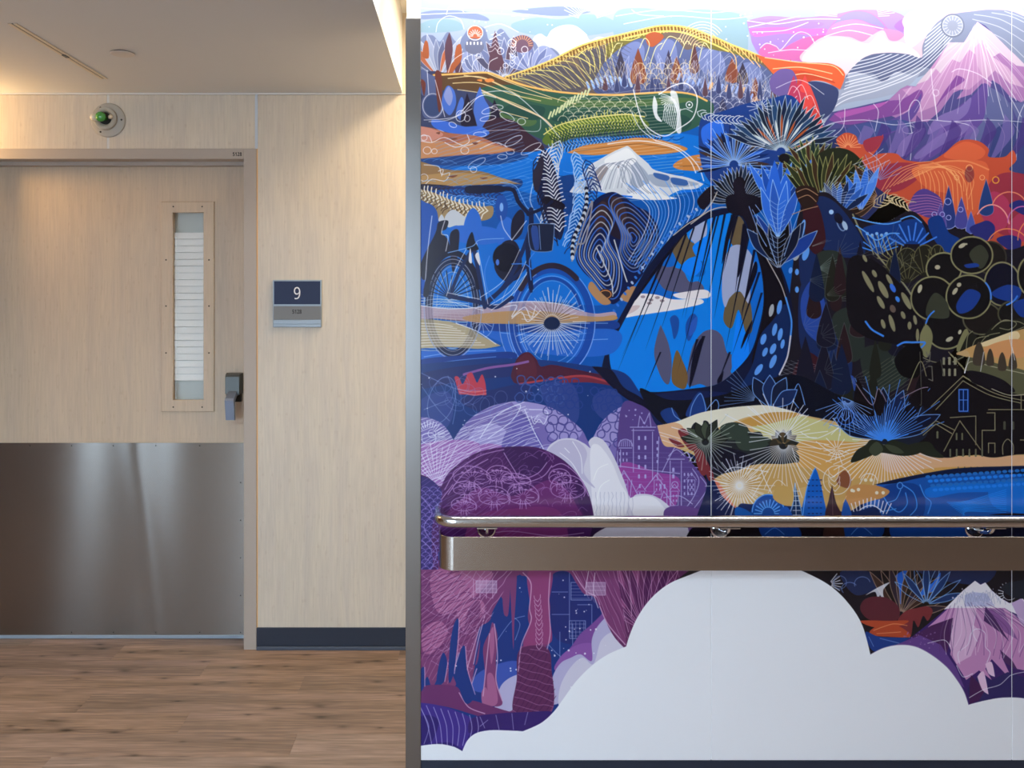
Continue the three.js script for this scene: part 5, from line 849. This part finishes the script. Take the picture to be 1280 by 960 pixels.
  E('#0d1330', 1057, 521, 10); EO('#3f78e0', 1, 1057, 521, 10); LL('#5d94ee', 1.2, '1051,520 1056,526 1062,520|1053,516 1053,520|1061,515 1061,520'); rays('#7fa8ee', 0.7, 1060, 500, 4, 38, PI * 0.12, PI * 0.9, 16, 0.2);
  FF('#262a22', '1064,578 1070,564 1082,556 1088,550 1098,552 1106,556 1114,550 1124,552 1140,558 1150,566 1130,570 1100,566 1084,572|1136,556 1160,552 1170,562 1180,572 1160,570 1140,560'); FF('#3f4636', '1086,562 1096,552 1104,562 1094,570|1106,556 1120,558 1130,566 1116,566');
  LL('#8d8666', 1.1, '1164,508! 1204,470! 1240,490 1276,500 1300,500|1170,512! 1204,476! 1238,494 1276,504|1152,540! 1170,526! 1194,538!|1200,526! 1180,564!|1200,526! 1226,562!|1188,522! 1220,520! 1220,556!|1154,544! 1170,530! 1190,542!|1228,538! 1244,538! 1244,516! 1234,516!|1228,538! 1228,570!|1254,568! 1254,556 1260,549 1266,556 1266,568!|1236,566! 1236,554! 1244,554! 1244,566!|1275,550! 1290,550!|1158,470 1150,452 1134,488|1186,440 1206,462|1276,490! 1276,512!|1236,512! 1290,512!');
  G('#0a2050', '1199,486! 1212,486! 1212,516! 1199,516!'); boxO('#4f84e8', 1.3, 1199, 487, 11, 27); LL('#4f84e8', 1.1, '1204.5,487! 1204.5,514!|1199,500! 1210,500!');
  windows('#6a6a54', 1172, 540, 1, 1, 5, 5, 2.4, 8); windows('#6a6a54', 1188, 562, 6, 1, 8, 5, 2, 9); windows('#6a6a54', 1196, 542, 2, 1, 7, 5, 2, 8); windows('#8f8c74', 1180, 448, 3, 2, 7, 14, 3, 8); windows('#4f4f42', 1256, 528, 2, 1, 10, 5, 3, 9); windows('#6a6a54', 1198, 584, 5, 1, 8, 5, 1.6, 6);
  LL('#6d6a60', 1.2, '1158,440! 1160,446! 1163,440! 1162,452! 1158,452!|1161,458! 1165,458! 1166,476! 1161,474!'); LL('#55534a', 0.9, '1150,440 1152,500 1150,506|1176,450 1180,470');
  F('#5c5c44', '1208,462 1216,440 1236,446 1270,456 1290,462 1290,492 1262,490 1256,476 1236,470'); F('#1a1720', '1210,464 1230,466 1256,476 1268,490 1240,486 1216,478'); LL('#b3ad92', 1, '1206,464 1214,452 1240,458 1284,468|1240,486 1262,494 1290,492');
  F('#caa066', '1196,443! 1212,434 1240,424 1262,416 1290,410 1320,420 1320,470 1270,460 1230,450 1210,446'); F('#e9d2a4', '1220,432 1250,420 1270,414 1272,424 1240,432'); F('#d99a66', '1230,436 1264,424 1290,430 1290,444 1250,448'); F('#caa878', '1196,442 1208,438 1212,446');
  [[1224, 437, 7, 18], [1238, 443, 4.5, 13], [1253, 448, 5, 14], [1266, 448, 4.5, 12]].forEach(([x, y, a, b]) => F('#473d34', [[x - a, y + b], [x - a * 0.8, y], [x, y - b * 0.55], [x + a * 0.8, y], [x + a, y + b]])); LL(line(0.7), 1, '1212,446 1206,466|1230,440 1226,464|1262,420 1268,450');
  // ---- blue river and whale
  const river = '1096,606! 1120,600 1160,592 1200,586 1240,584 1290,583 1340,590 1340,730 1096,730 1060,680';
  F('#1856b0', river); F('#0c1c40', '1092,606! 1120,599 1160,591 1200,585 1250,583 1290,583 1290,592 1220,592 1160,596 1120,604'); FF('#1272dc', '1160,610 1200,604 1260,606 1256,614 1200,616 1170,622 1158,620|1240,606 1290,600 1290,640 1262,640 1240,630'); F('#0f3f8e', '1100,612 1140,604 1156,620 1150,650 1110,650');
  clip(river, () => { for (let j = 0; j < 4; j++) for (let i = 0; i < 17; i++) E(j % 2 ? '#1f86f0' : '#2472cc', 1160 + i * 7.4 + j * 3, 596 + j * 5.5 - i * 0.5, 3.2, 2); for (let i = 0; i < 12; i++) L('#1c8cf8', 0.9, [[1184 + i * 2, 628 + i * 1.6], [1210, 626 + i * 1.2], [1258, 612 + i * 2.6]]); });
  LL('#3f94f0', 1.3, '1104,620 1112,632 1124,640 1134,630 1132,616|1128,606 1142,616 1146,634 1136,646|1150,606 1156,620 1164,628 1160,642|1100,640 1120,636'); EO('#4f9cf0', 1.1, 1125, 607, 3.5, 4); L('#4f9cf0', 1, '1126,612 1120,624 1110,628');
  F('#c98f55', '1056,628 1060,612 1070,606 1086,606 1100,608 1112,614 1104,622 1090,626 1070,632'); dots('#efe4cc', 1, 1066, 612, 1068, 614, 2); [[1065, 613], [1073, 612], [1096, 616], [1104, 616], [1082, 600], [1089, 600]].forEach(([x, y]) => E('#efe4cc', x, y, 2.2)); EO(line(0.8), 1, 1086, 600, 10, 8, 0, PI, PI * 2); EO(line(0.7), 1, 1046, 600, 17, 18); frond(line(0.7), 0.9, '1044,614 1042,592', 12, 6, 0.8);
  for (let i = 0; i < 11; i++) L(line(0.85), 1.3, [[1068 + i * 4, 642], [1064 + i * 5, 622 + Math.abs(i - 5) * 1.5]]); L(line(0.9), 1.4, '1070,642 1080,634 1092,632 1104,640');
  // small town of domes
  F('#12285c', '920,640 940,630 980,632 1060,640 1100,640 1100,730 920,730'); const td = '#5aa4f6';
  F('#0f4aa0', '940,646 942,630 950,622 960,618 972,622 980,632 981,646'); EO(td, 1.3, 960, 640, 20, 22, 0, PI, 2 * PI); rays(td, 1.6, 960, 642, 9, 17, PI, 2 * PI, 12, 0.05); EO(td, 1, 960, 642, 8, 8, 0, PI, 2 * PI);
  F('#7aa6d8', '986,646 990,630 993,602! 998,622 1003,646'); F('#14305e', '988,646 992,628 994,606! 998,626 1001,646'); for (let i = 0; i < 6; i++) LL('#c8d6ea', 0.8, `${990 + i * 0.2},${614 + i * 6} ${999 + i * 0.3},${614 + i * 6}`); L('#c8d6ea', 0.8, '994,604 995,645');
  F('#0e5fc4', '1003,646 1008,612 1016,590 1019,585! 1023,594 1029,620 1031,646'); L(td, 1.3, '1003,646 1008,612 1016,590 1019,585'); for (let j = 0; j < 7; j++) for (let i = 0; i < 4; i++) L('#0b2a64', 1.2, [[1010 + i * 5, 600 + j * 7], [1012 + i * 5, 600 + j * 7]]);
  F('#3a2430', '1032,646 1036,624 1040,606! 1045,628 1052,646'); L('#6a4a54', 0.8, '1040,610 1041,646'); F('#1a54b0', '1052,646 1056,622! 1062,634 1064,646'); L('#e0b27a', 1.2, '1054,628 1058,620'); F('#1a58bc', '974,646 976,636 984,634 990,646'); F('#0f5cb8', '920,634 934,638 940,646 920,646');
  F('#caa25e', '966,622 970,610 980,607 990,612 992,622 988,632 976,630');
  // between rail and bumper, and the dark ground under it
  F('#120e1c', '862,664 900,662 960,672 960,740 850,740'); F('#150e18', '920,652 1000,652 1110,652 1110,740 920,740'); FF('#123a86', '950,656 990,654 1000,672 960,676|1052,656 1100,652 1100,672 1060,674'); LL('#4f84dc', 0.9, '956,668 968,660 980,668|1064,668 1076,658 1090,668'); F('#3a2420', '1032,652 1052,652 1056,700 1030,700'); F('#123f90', '1120,652 1220,648 1230,670 1130,680'); F('#16152c', '1230,646 1300,646 1300,680 1224,680');

  // ---- cavern, lower left under the bumper
  F('#123480', '520,714! 548,714! 548,690! 790,690! 800,830 720,890 600,900 520,900!');
  F('#1a2a72', '680,720 740,716 780,740 770,800 720,806 690,790'); F('#3a55b0', '600,840 640,826 660,836 660,860 610,866 590,860'); dots(line(0.85), 60, 560, 716, 740, 860, 0.8);
  LL('rgba(150,170,225,.7)', 0.8, '690,740! 710,740!|712,716! 712,790!|700,790! 700,840!|722,756! 740,756! 740,810!|690,768! 712,768!|716,780! 716,840!|730,810! 730,840!|640,770 650,780 644,800|622,800 640,776 656,770|686,806 700,820 720,830 760,836'); boxO('rgba(170,185,230,.7)', 0.8, 714, 728, 26, 22); boxO('rgba(170,185,230,.7)', 0.8, 712, 776, 20, 22); for (let i = 0; i < 5; i++) L('rgba(170,185,230,.5)', 0.6, [[714, 732 + i * 4], [740, 732 + i * 4]]); for (let i = 0; i < 4; i++) LL('rgba(190,200,235,.6)', 0.6, `${715 + i * 5},777 ${715 + i * 5},797|712,${780 + i * 5} 732,${780 + i * 5}`);
  F('#7a4a98', '716,806 726,792 740,780 756,762 760,740 770,760 770,800 760,830 730,834 700,830');
  F('#8c58a8', '694,838 700,822 714,810 730,804 744,806 756,822 750,836 720,842');
  FF('#b8b2d8', '620,890 624,862 636,848 656,842 676,850 680,880 650,896|690,850 700,830 714,822 726,818 740,826 740,800 748,782 764,768 776,780 790,806 780,818 740,840 712,870 690,880');
  F('#d4d0e4', '700,860 712,836 728,822 742,830 752,800 770,790 784,808 750,830 720,870 700,884'); dots(line(0.9), 20, 700, 780, 780, 860, 1);
  F('#5e2858', '752,700! 880,700! 850,722 824,742 804,764 792,786 783,812! 768,796 756,772 748,740'); FF('#8a4678', '764,716 776,712 782,740 780,776 770,760|790,712 800,714 796,742 788,764');
  clip('752,700! 880,700! 850,722 824,742 804,764 792,786 783,812! 768,796 756,772 748,740', () => { petals([null, 'rgba(70,24,74,.8)'], 806, 790, 6, 96, PI * 1.2, PI * 1.75, 13, 5, 'rgba(206,150,196,.7)', 0.8); hatch('rgba(206,150,196,.4)', 0.7, 752, 700, 830, 800, 6, 1.25, 1.2); LL('rgba(214,170,208,.7)', 0.9, '762,714 766,750 780,794|772,712 776,750 786,790|782,712 788,740 790,770'); });
  const root = '#7c3d70', rootL = '#a8618f', rl = 'rgba(214,170,208,.8)';
  F(root, '520,712! 548,712! 548,700! 650,700! 652,716 640,724 626,746 616,764 612,776 600,784 596,796 592,812 582,826 596,830 600,800 590,852 586,860 580,846 576,830 574,816 566,840 570,856 560,860 552,854 556,834 546,850 540,860 534,846 526,862 520,862');
  FF(rootL, '540,716 580,712 616,716 600,740 580,756 560,768 544,760|528,790 548,776 560,790 546,812 530,816|572,760 600,750 606,764 592,780 580,790');
  F(root, '640,700! 770,700! 774,730 780,770 783,806! 770,796 758,776 750,760 742,746 730,742 720,728 712,716 700,714 690,720 686,740 688,760 686,784 690,800 682,812 684,840 690,856 692,884 676,904 640,912 600,890 590,876 612,884 640,888 646,860 648,840 650,812 664,796 660,770 664,740 660,722 650,718');
  F('#8f3f74', '660,716 690,714 686,760 690,800 672,806 654,806 664,770'); F('#5e2858', '650,812 684,810 690,840 692,880 672,900 642,890 646,850'); F('#4c2354', '656,818 676,818 682,830 660,832|652,850 684,850 690,880 650,890');
  FF(root, '604,872 606,840 604,810 612,790 616,778 622,796 620,830 622,856 628,880 612,882|626,716 634,716 632,746 626,744|628,716 638,716 636,764 632,770 629,760|638,716 646,716 643,780 642,812 640,780|586,762 600,752 598,786 592,830 588,858 584,830 578,806'); FF(rootL, '609,846 615,842 620,856 622,878 612,880|612,796 617,784 618,810 614,830|602,866 608,860 614,882 604,882');
  F('#6b2f68', '520,860! 540,856 570,858 580,872 600,878 640,890 660,890 640,908 600,896 560,884 520,878!');
  LL(rl, 1.3, '566,800 562,850|574,816 566,842|600,784 588,822 580,852|606,770 598,800 592,830|596,836 588,860|654,716 664,730 662,760 664,776 652,806 648,840|688,716 686,750 688,790 684,812|612,792 608,830 604,870|618,780 622,820 620,850 628,876|574,866 586,884 606,892|716,714 732,738 746,746 750,756|750,758 760,780 782,806');
  clip('520,714! 650,714! 640,724 626,746 612,776 600,784 592,812 590,856 574,820 566,850 552,856 520,862!', () => { for (let i = 0; i < 30; i++) L('rgba(200,150,196,.55)', 0.8, [[524 + i * 3, 716 + (i % 6) * 22], [540 + i * 3 + J(6), 726 + (i % 6) * 22], [560 + i * 2.4, 718 + (i % 6) * 22 + J(4)]]); hatch('rgba(92,36,92,.7)', 1.1, 524, 716, 580, 800, 4.2, -0.5, 2.4); hatch('rgba(216,172,210,.45)', 0.7, 524, 716, 580, 800, 6, -0.75, 2.4); hatch('rgba(216,172,210,.55)', 0.9, 580, 714, 640, 790, 7, -0.9, 2); hatch('rgba(204,150,196,.4)', 0.8, 560, 780, 600, 860, 6, -1.1, 1); }); clip('650,812! 684,810! 690,840 692,884 640,890! 646,850', () => { hatch('rgba(60,22,70,.55)', 0.9, 650, 810, 690, 900, 6, -1, 2); hatch('rgba(196,140,190,.5)', 0.8, 650, 810, 690, 900, 9, 0.3, 2); }); clip('716,714! 772,714! 780,770 783,806! 750,760 730,742', () => { hatch('rgba(205,155,200,.45)', 0.8, 720, 700, 800, 820, 6, 1.15, 1.5); hatch('rgba(84,30,84,.5)', 1, 720, 700, 800, 820, 8, 1.2, 1.5); });
  FF('#123480', '567,782 573,774 572,800 567,842 561,852 562,812|548,834 554,816 559,828 555,852 546,854|575,816 581,808 584,838 593,868 584,880 576,866 573,840|524,842 530,834 530,858 524,864'); LL(rl, 1, '574,774 573,802 568,842|560,828 556,852|582,808 585,838 594,868|531,834 531,858');
  frond(rl, 0.8, '674,812 674,770 672,750', 9, 6, 0.7); box2('rgba(208,196,226,.4)', 595, 726, 26, 15); box2('rgba(208,196,226,.4)', 733, 728, 24, 16); boxO('rgba(214,190,224,.7)', 0.7, 595, 726, 26, 15); boxO('rgba(214,190,224,.7)', 0.7, 733, 728, 24, 16); for (let i = 1; i < 3; i++) LL('rgba(214,190,224,.6)', 0.6, `595,${726 + i * 5} 621,${726 + i * 5}|733,${728 + i * 5} 757,${728 + i * 5}`); for (let i = 0; i < 4; i++) L(rl, 0.8, [[592 + i * 8, 724], [592 + i * 8, 748]]);
  LL('rgba(235,215,240,.8)', 0.9, '744,716 742,740 748,760|736,714 732,736');
  F('#3c2a8a', '520,878! 540,880 564,886 590,898 600,908 586,920 580,936 560,928 520,932!'); F('#33206c', '590,898 620,892 660,890 690,890 676,904 652,914 620,914 600,912 586,916'); F('#2a1c6e', '526,896 548,900 540,926 526,928');
  for (let i = 0; i < 9; i++) L('rgba(178,170,226,.8)', 0.9, [[524 + i * 9, 880 + i * 2], [534 + i * 8, 904 + i], [540 + i * 6.4, 932]]); LL('rgba(178,170,226,.7)', 0.8, '526,886 536,908 530,930|600,896 606,910|620,894 624,912|640,892 642,912|660,890 656,906|610,900 600,908');
  // ---- dark country, lower right under the bumper
  F('#12111e', '980,690! 1320,690! 1320,900 1200,900 1090,830 1040,770!'); FF('#1c2a52', '1050,716 1080,712 1100,730 1070,744|1150,712 1240,708 1230,730 1180,726'); F('#1f5ec8', '1114,740 1118,722 1128,714 1136,716 1134,736 1130,754 1120,752'); F('#2a6ad6', '1150,740 1166,728 1176,716 1170,740 1160,760');
  petals(['#3c2822', '#1a1518', '#2c2230', null], 1126, 768, 4, 62, PI * 1.3, PI * 1.95, 11, 5, 'rgba(170,140,120,.8)', 0.9); petals([null, '#1b3468'], 1158, 756, 4, 50, PI * 1.2, PI * 1.9, 8, 4, 'rgba(130,180,240,.8)', 0.9);
  rays(line(0.7), 1.2, 1036, 730, 4, 16, -0.9, 1.4, 9, 0.1); EO('rgba(120,150,210,.7)', 0.9, 1062, 736, 10, 8, 0, PI * 0.8, PI * 1.8); EO('rgba(120,150,210,.7)', 0.9, 1078, 730, 10, 9, 0, PI * 0.9, PI * 1.9); EO('rgba(120,150,210,.6)', 0.9, 1050, 728, 8); F(line(0.8), '1082,744 1098,734 1112,728 1104,738 1106,756 1100,744 1098,754 1094,740'); 
  F('#5a2430', '1078,752 1090,746 1110,748 1124,760 1120,776 1090,776 1076,764'); FF('#7a2e34', '1122,776 1132,764 1146,760 1160,758 1166,764 1160,776 1154,770 1148,784 1142,776 1138,796 1124,792'); FF('#b4482c', '1076,776 1110,776 1136,776 1120,784 1092,784|1088,788 1104,780 1126,784 1138,796 1110,796 1090,794'); F('#163a86', '1082,790 1100,796 1140,798 1120,806 1092,814'); LL('#e08a58', 0.9, '1092,788 1116,780 1134,782|1096,792 1126,790'); LL('#5a84cc', 0.8, '1086,796 1092,808|1100,798 1124,804');
  // snow mountain, lower right
  G('#3a2268', '1090,820! 1120,808! 1140,796! 1160,780! 1184,760! 1204,738! 1219,726! 1226,730! 1232,728! 1238,736! 1252,748! 1264,754! 1276,748! 1300,770! 1320,800! 1320,900! 1200,900!');
  G('#c58abf', '1160,784! 1186,760! 1250,756! 1264,766! 1280,780! 1290,840! 1270,836! 1252,820! 1268,854! 1240,824! 1232,836! 1240,850! 1224,838! 1208,850! 1188,818! 1194,780! 1166,794!');
  G('#dcb2d8', '1196,760! 1222,758! 1216,780! 1226,790! 1214,820! 1196,830! 1186,806!'); G('#8d5c9c', '1234,762! 1254,760! 1262,780! 1272,800! 1256,790!|1160,790!'.split('|')[0]); G('#eee9f2', '1180,762! 1204,738! 1219,726! 1226,731! 1232,728! 1240,738! 1252,748! 1262,754! 1268,752! 1278,748! 1296,768! 1280,772! 1262,764! 1256,760! 1190,760!'); G('#b9bce0', '1206,744! 1216,740! 1234,742! 1244,758! 1206,758!'); G('#c4a8d4', '1264,754! 1276,748! 1290,764! 1290,790! 1276,780!');
  G('#4a2458', '1140,796! 1164,782! 1192,772! 1188,800! 1184,816! 1160,806!'); G('#62408a', '1120,806! 1150,794! 1176,806! 1196,836! 1206,860! 1180,840! 1150,812!'); G('#2c2562', '1210,860! 1226,842! 1240,850! 1260,840! 1290,850! 1300,880! 1212,878!'); G('#421c50', '1212,856! 1214,844! 1220,850! 1232,862! 1224,876! 1212,880!'); FF('#e9c4e2', '1222,846! 1230,840 1236,868! 1228,862|1232,830! 1240,828 1244,846! 1236,842'); G('#4a2c60', '1232,758! 1242,770! 1262,802! 1250,790! 1230,776!'); G('#4a2c60', '1250,812! 1264,824! 1272,838! 1256,828!');
  LL(line(0.75), 0.9, '1160,804 1180,800 1188,808|1200,830 1198,816 1210,806 1214,792 1222,786 1232,792 1232,808 1238,816 1234,828|1212,872 1230,862 1250,856 1264,844 1280,840|1220,766 1216,790 1222,802|1196,832 1204,846 1216,842'); dots('rgba(235,225,245,.8)', 30, 1190, 736, 1250, 758, 0.8);
  clip('1150,800 1186,760 1219,726 1252,748 1300,770 1300,870 1211,880', () => { for (let i = 0; i < 26; i++) { const x = 1180 + i * 4.4; L(i % 2 ? 'rgba(246,228,244,.5)' : 'rgba(96,58,120,.55)', 0.9, [[1214 + (i - 12) * 2, 756 + J(4)], [x + J(5), 786 + J(6)], [x - 4 + J(6), 816 + J(8)]]); } for (let i = 0; i < 18; i++) L('rgba(150,155,190,.6)', 0.7, [[1196 + i * 3.4, 750 + J(6)], [1199 + i * 3.4, 742 + J(4)], [1203 + i * 3.4, 752 + J(5)]]); });
  dots('rgba(150,110,180,.6)', 40, 1130, 790, 1170, 812, 0.7); rays(line(0.8), 1, 1262, 742, 8, 14, PI * 0.8, PI * 1.7, 10, 0.05); EO(line(0.7), 0.9, 1262, 742, 8, 8); F('#1d2430', '1252,736 1262,728 1290,726 1300,744 1270,748');
  // ---- white cloud along the bottom
  F('#f3f5fb', '500,934! 526,932! 548,930 566,933 578,939! 584,926 594,917 610,913 634,913 654,914! 676,904 692,890 704,874 720,852 740,832 760,818 783,808! 788,792 798,770 814,748 836,730 864,718 900,706 940,702 980,706 1012,718 1040,734 1062,756 1078,782 1088,818! 1104,810 1124,806 1144,808 1164,818 1184,834 1198,852 1206,866 1211,881! 1230,876 1254,872 1280,873 1300,880 1320,892! 1340,870 1380,850 1420,850 1460,870 1480,900! 1520,880 1560,876 1600,890 1660,900! 1700,970! 500,970!');
  L('rgba(120,100,150,.5)', 1, '1088,818! 1104,810 1124,806 1144,808 1164,818 1184,834 1198,852 1206,866 1211,881!');
  // ---- the drawing goes on past the photograph's edge
  if (X1 > 1300) {
    box2('#0a58b4', 1340, 150, 400, 300); G('#4c4a86', '1290,90! 1340,140! 1400,190 1500,200 1660,180 1660,260 1290,240!'); G('#c4523a', '1300,216 1360,190 1420,210 1480,196 1540,220 1660,210 1660,320 1300,320'); G('#1e1b27', '1300,312 1400,290 1500,310 1660,296 1660,600 1300,590');
    for (let i = 0; i < 14; i++) grape(1350 + (i % 5) * 56 + J(10), 350 + Math.floor(i / 5) * 56 + J(10), 26, 26); G('#d3ad72', '1300,566 1380,546 1480,560 1560,548 1660,556 1660,590 1300,590'); G('#1856b0', '1300,590 1660,584 1660,720 1300,730'); G('#12111e', '1322,712 1660,700 1660,880 1320,892'); petals(['#16203c', '#1a2c5a', '#2f6de0'], 1440, 860, 10, 130, PI * 1.1, PI * 1.9, 15, 10, line(0.6)); FF('#2f6de0', '1330,640 1400,620 1460,640 1400,656|1480,660 1560,640 1620,660 1560,676');
    F('#f3f5fb', '1300,880 1320,892! 1340,870 1380,850 1420,850 1460,870 1480,900! 1520,880 1560,876 1600,890 1660,900! 1700,970! 1290,970!');
  }
}
{
  const y0 = -118, y1 = 950.4, k = 1.9, z = Z_MURAL, g = tag(group('wall_mural', [wx(526, z), wy(y1, z), z]), 'glossy mural of hills, snow mountains, blue dome and white clouds in printed panels', 'mural');
  const print = (xa, xb) => {
    const c = document.createElement('canvas'); c.width = Math.round((xb - xa) * k); c.height = Math.round((y1 - y0) * k);
    const ctx = c.getContext('2d'); paintMural(ctx, xa, xb, y0, y1, k);
    const t = new THREE.CanvasTexture(c); t.colorSpace = THREE.SRGBColorSpace; t.magFilter = THREE.LinearFilter; t.wrapS = t.wrapT = THREE.ClampToEdgeWrapping;
    return phys({ map: t, roughness: 0.24 });
  };
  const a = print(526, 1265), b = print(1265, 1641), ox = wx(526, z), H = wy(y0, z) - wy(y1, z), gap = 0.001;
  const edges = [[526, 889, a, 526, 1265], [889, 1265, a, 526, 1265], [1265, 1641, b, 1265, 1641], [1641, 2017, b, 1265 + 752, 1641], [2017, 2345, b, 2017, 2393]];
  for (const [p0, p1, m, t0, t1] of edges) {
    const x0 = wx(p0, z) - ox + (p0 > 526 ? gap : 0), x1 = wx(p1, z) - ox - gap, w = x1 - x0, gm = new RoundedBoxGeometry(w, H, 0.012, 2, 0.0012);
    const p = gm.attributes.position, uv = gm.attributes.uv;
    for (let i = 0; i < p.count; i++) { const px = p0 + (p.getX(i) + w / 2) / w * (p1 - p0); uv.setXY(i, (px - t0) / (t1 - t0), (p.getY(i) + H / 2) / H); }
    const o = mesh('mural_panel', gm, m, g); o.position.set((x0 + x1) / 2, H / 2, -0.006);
  }
  mesh('joint_filler', box(0.002, wx(2340, z) - ox, 0.002, H - 0.004, -0.0119, -0.0012), M.jointFiller, g);
}
renderer.render(scene, camera);
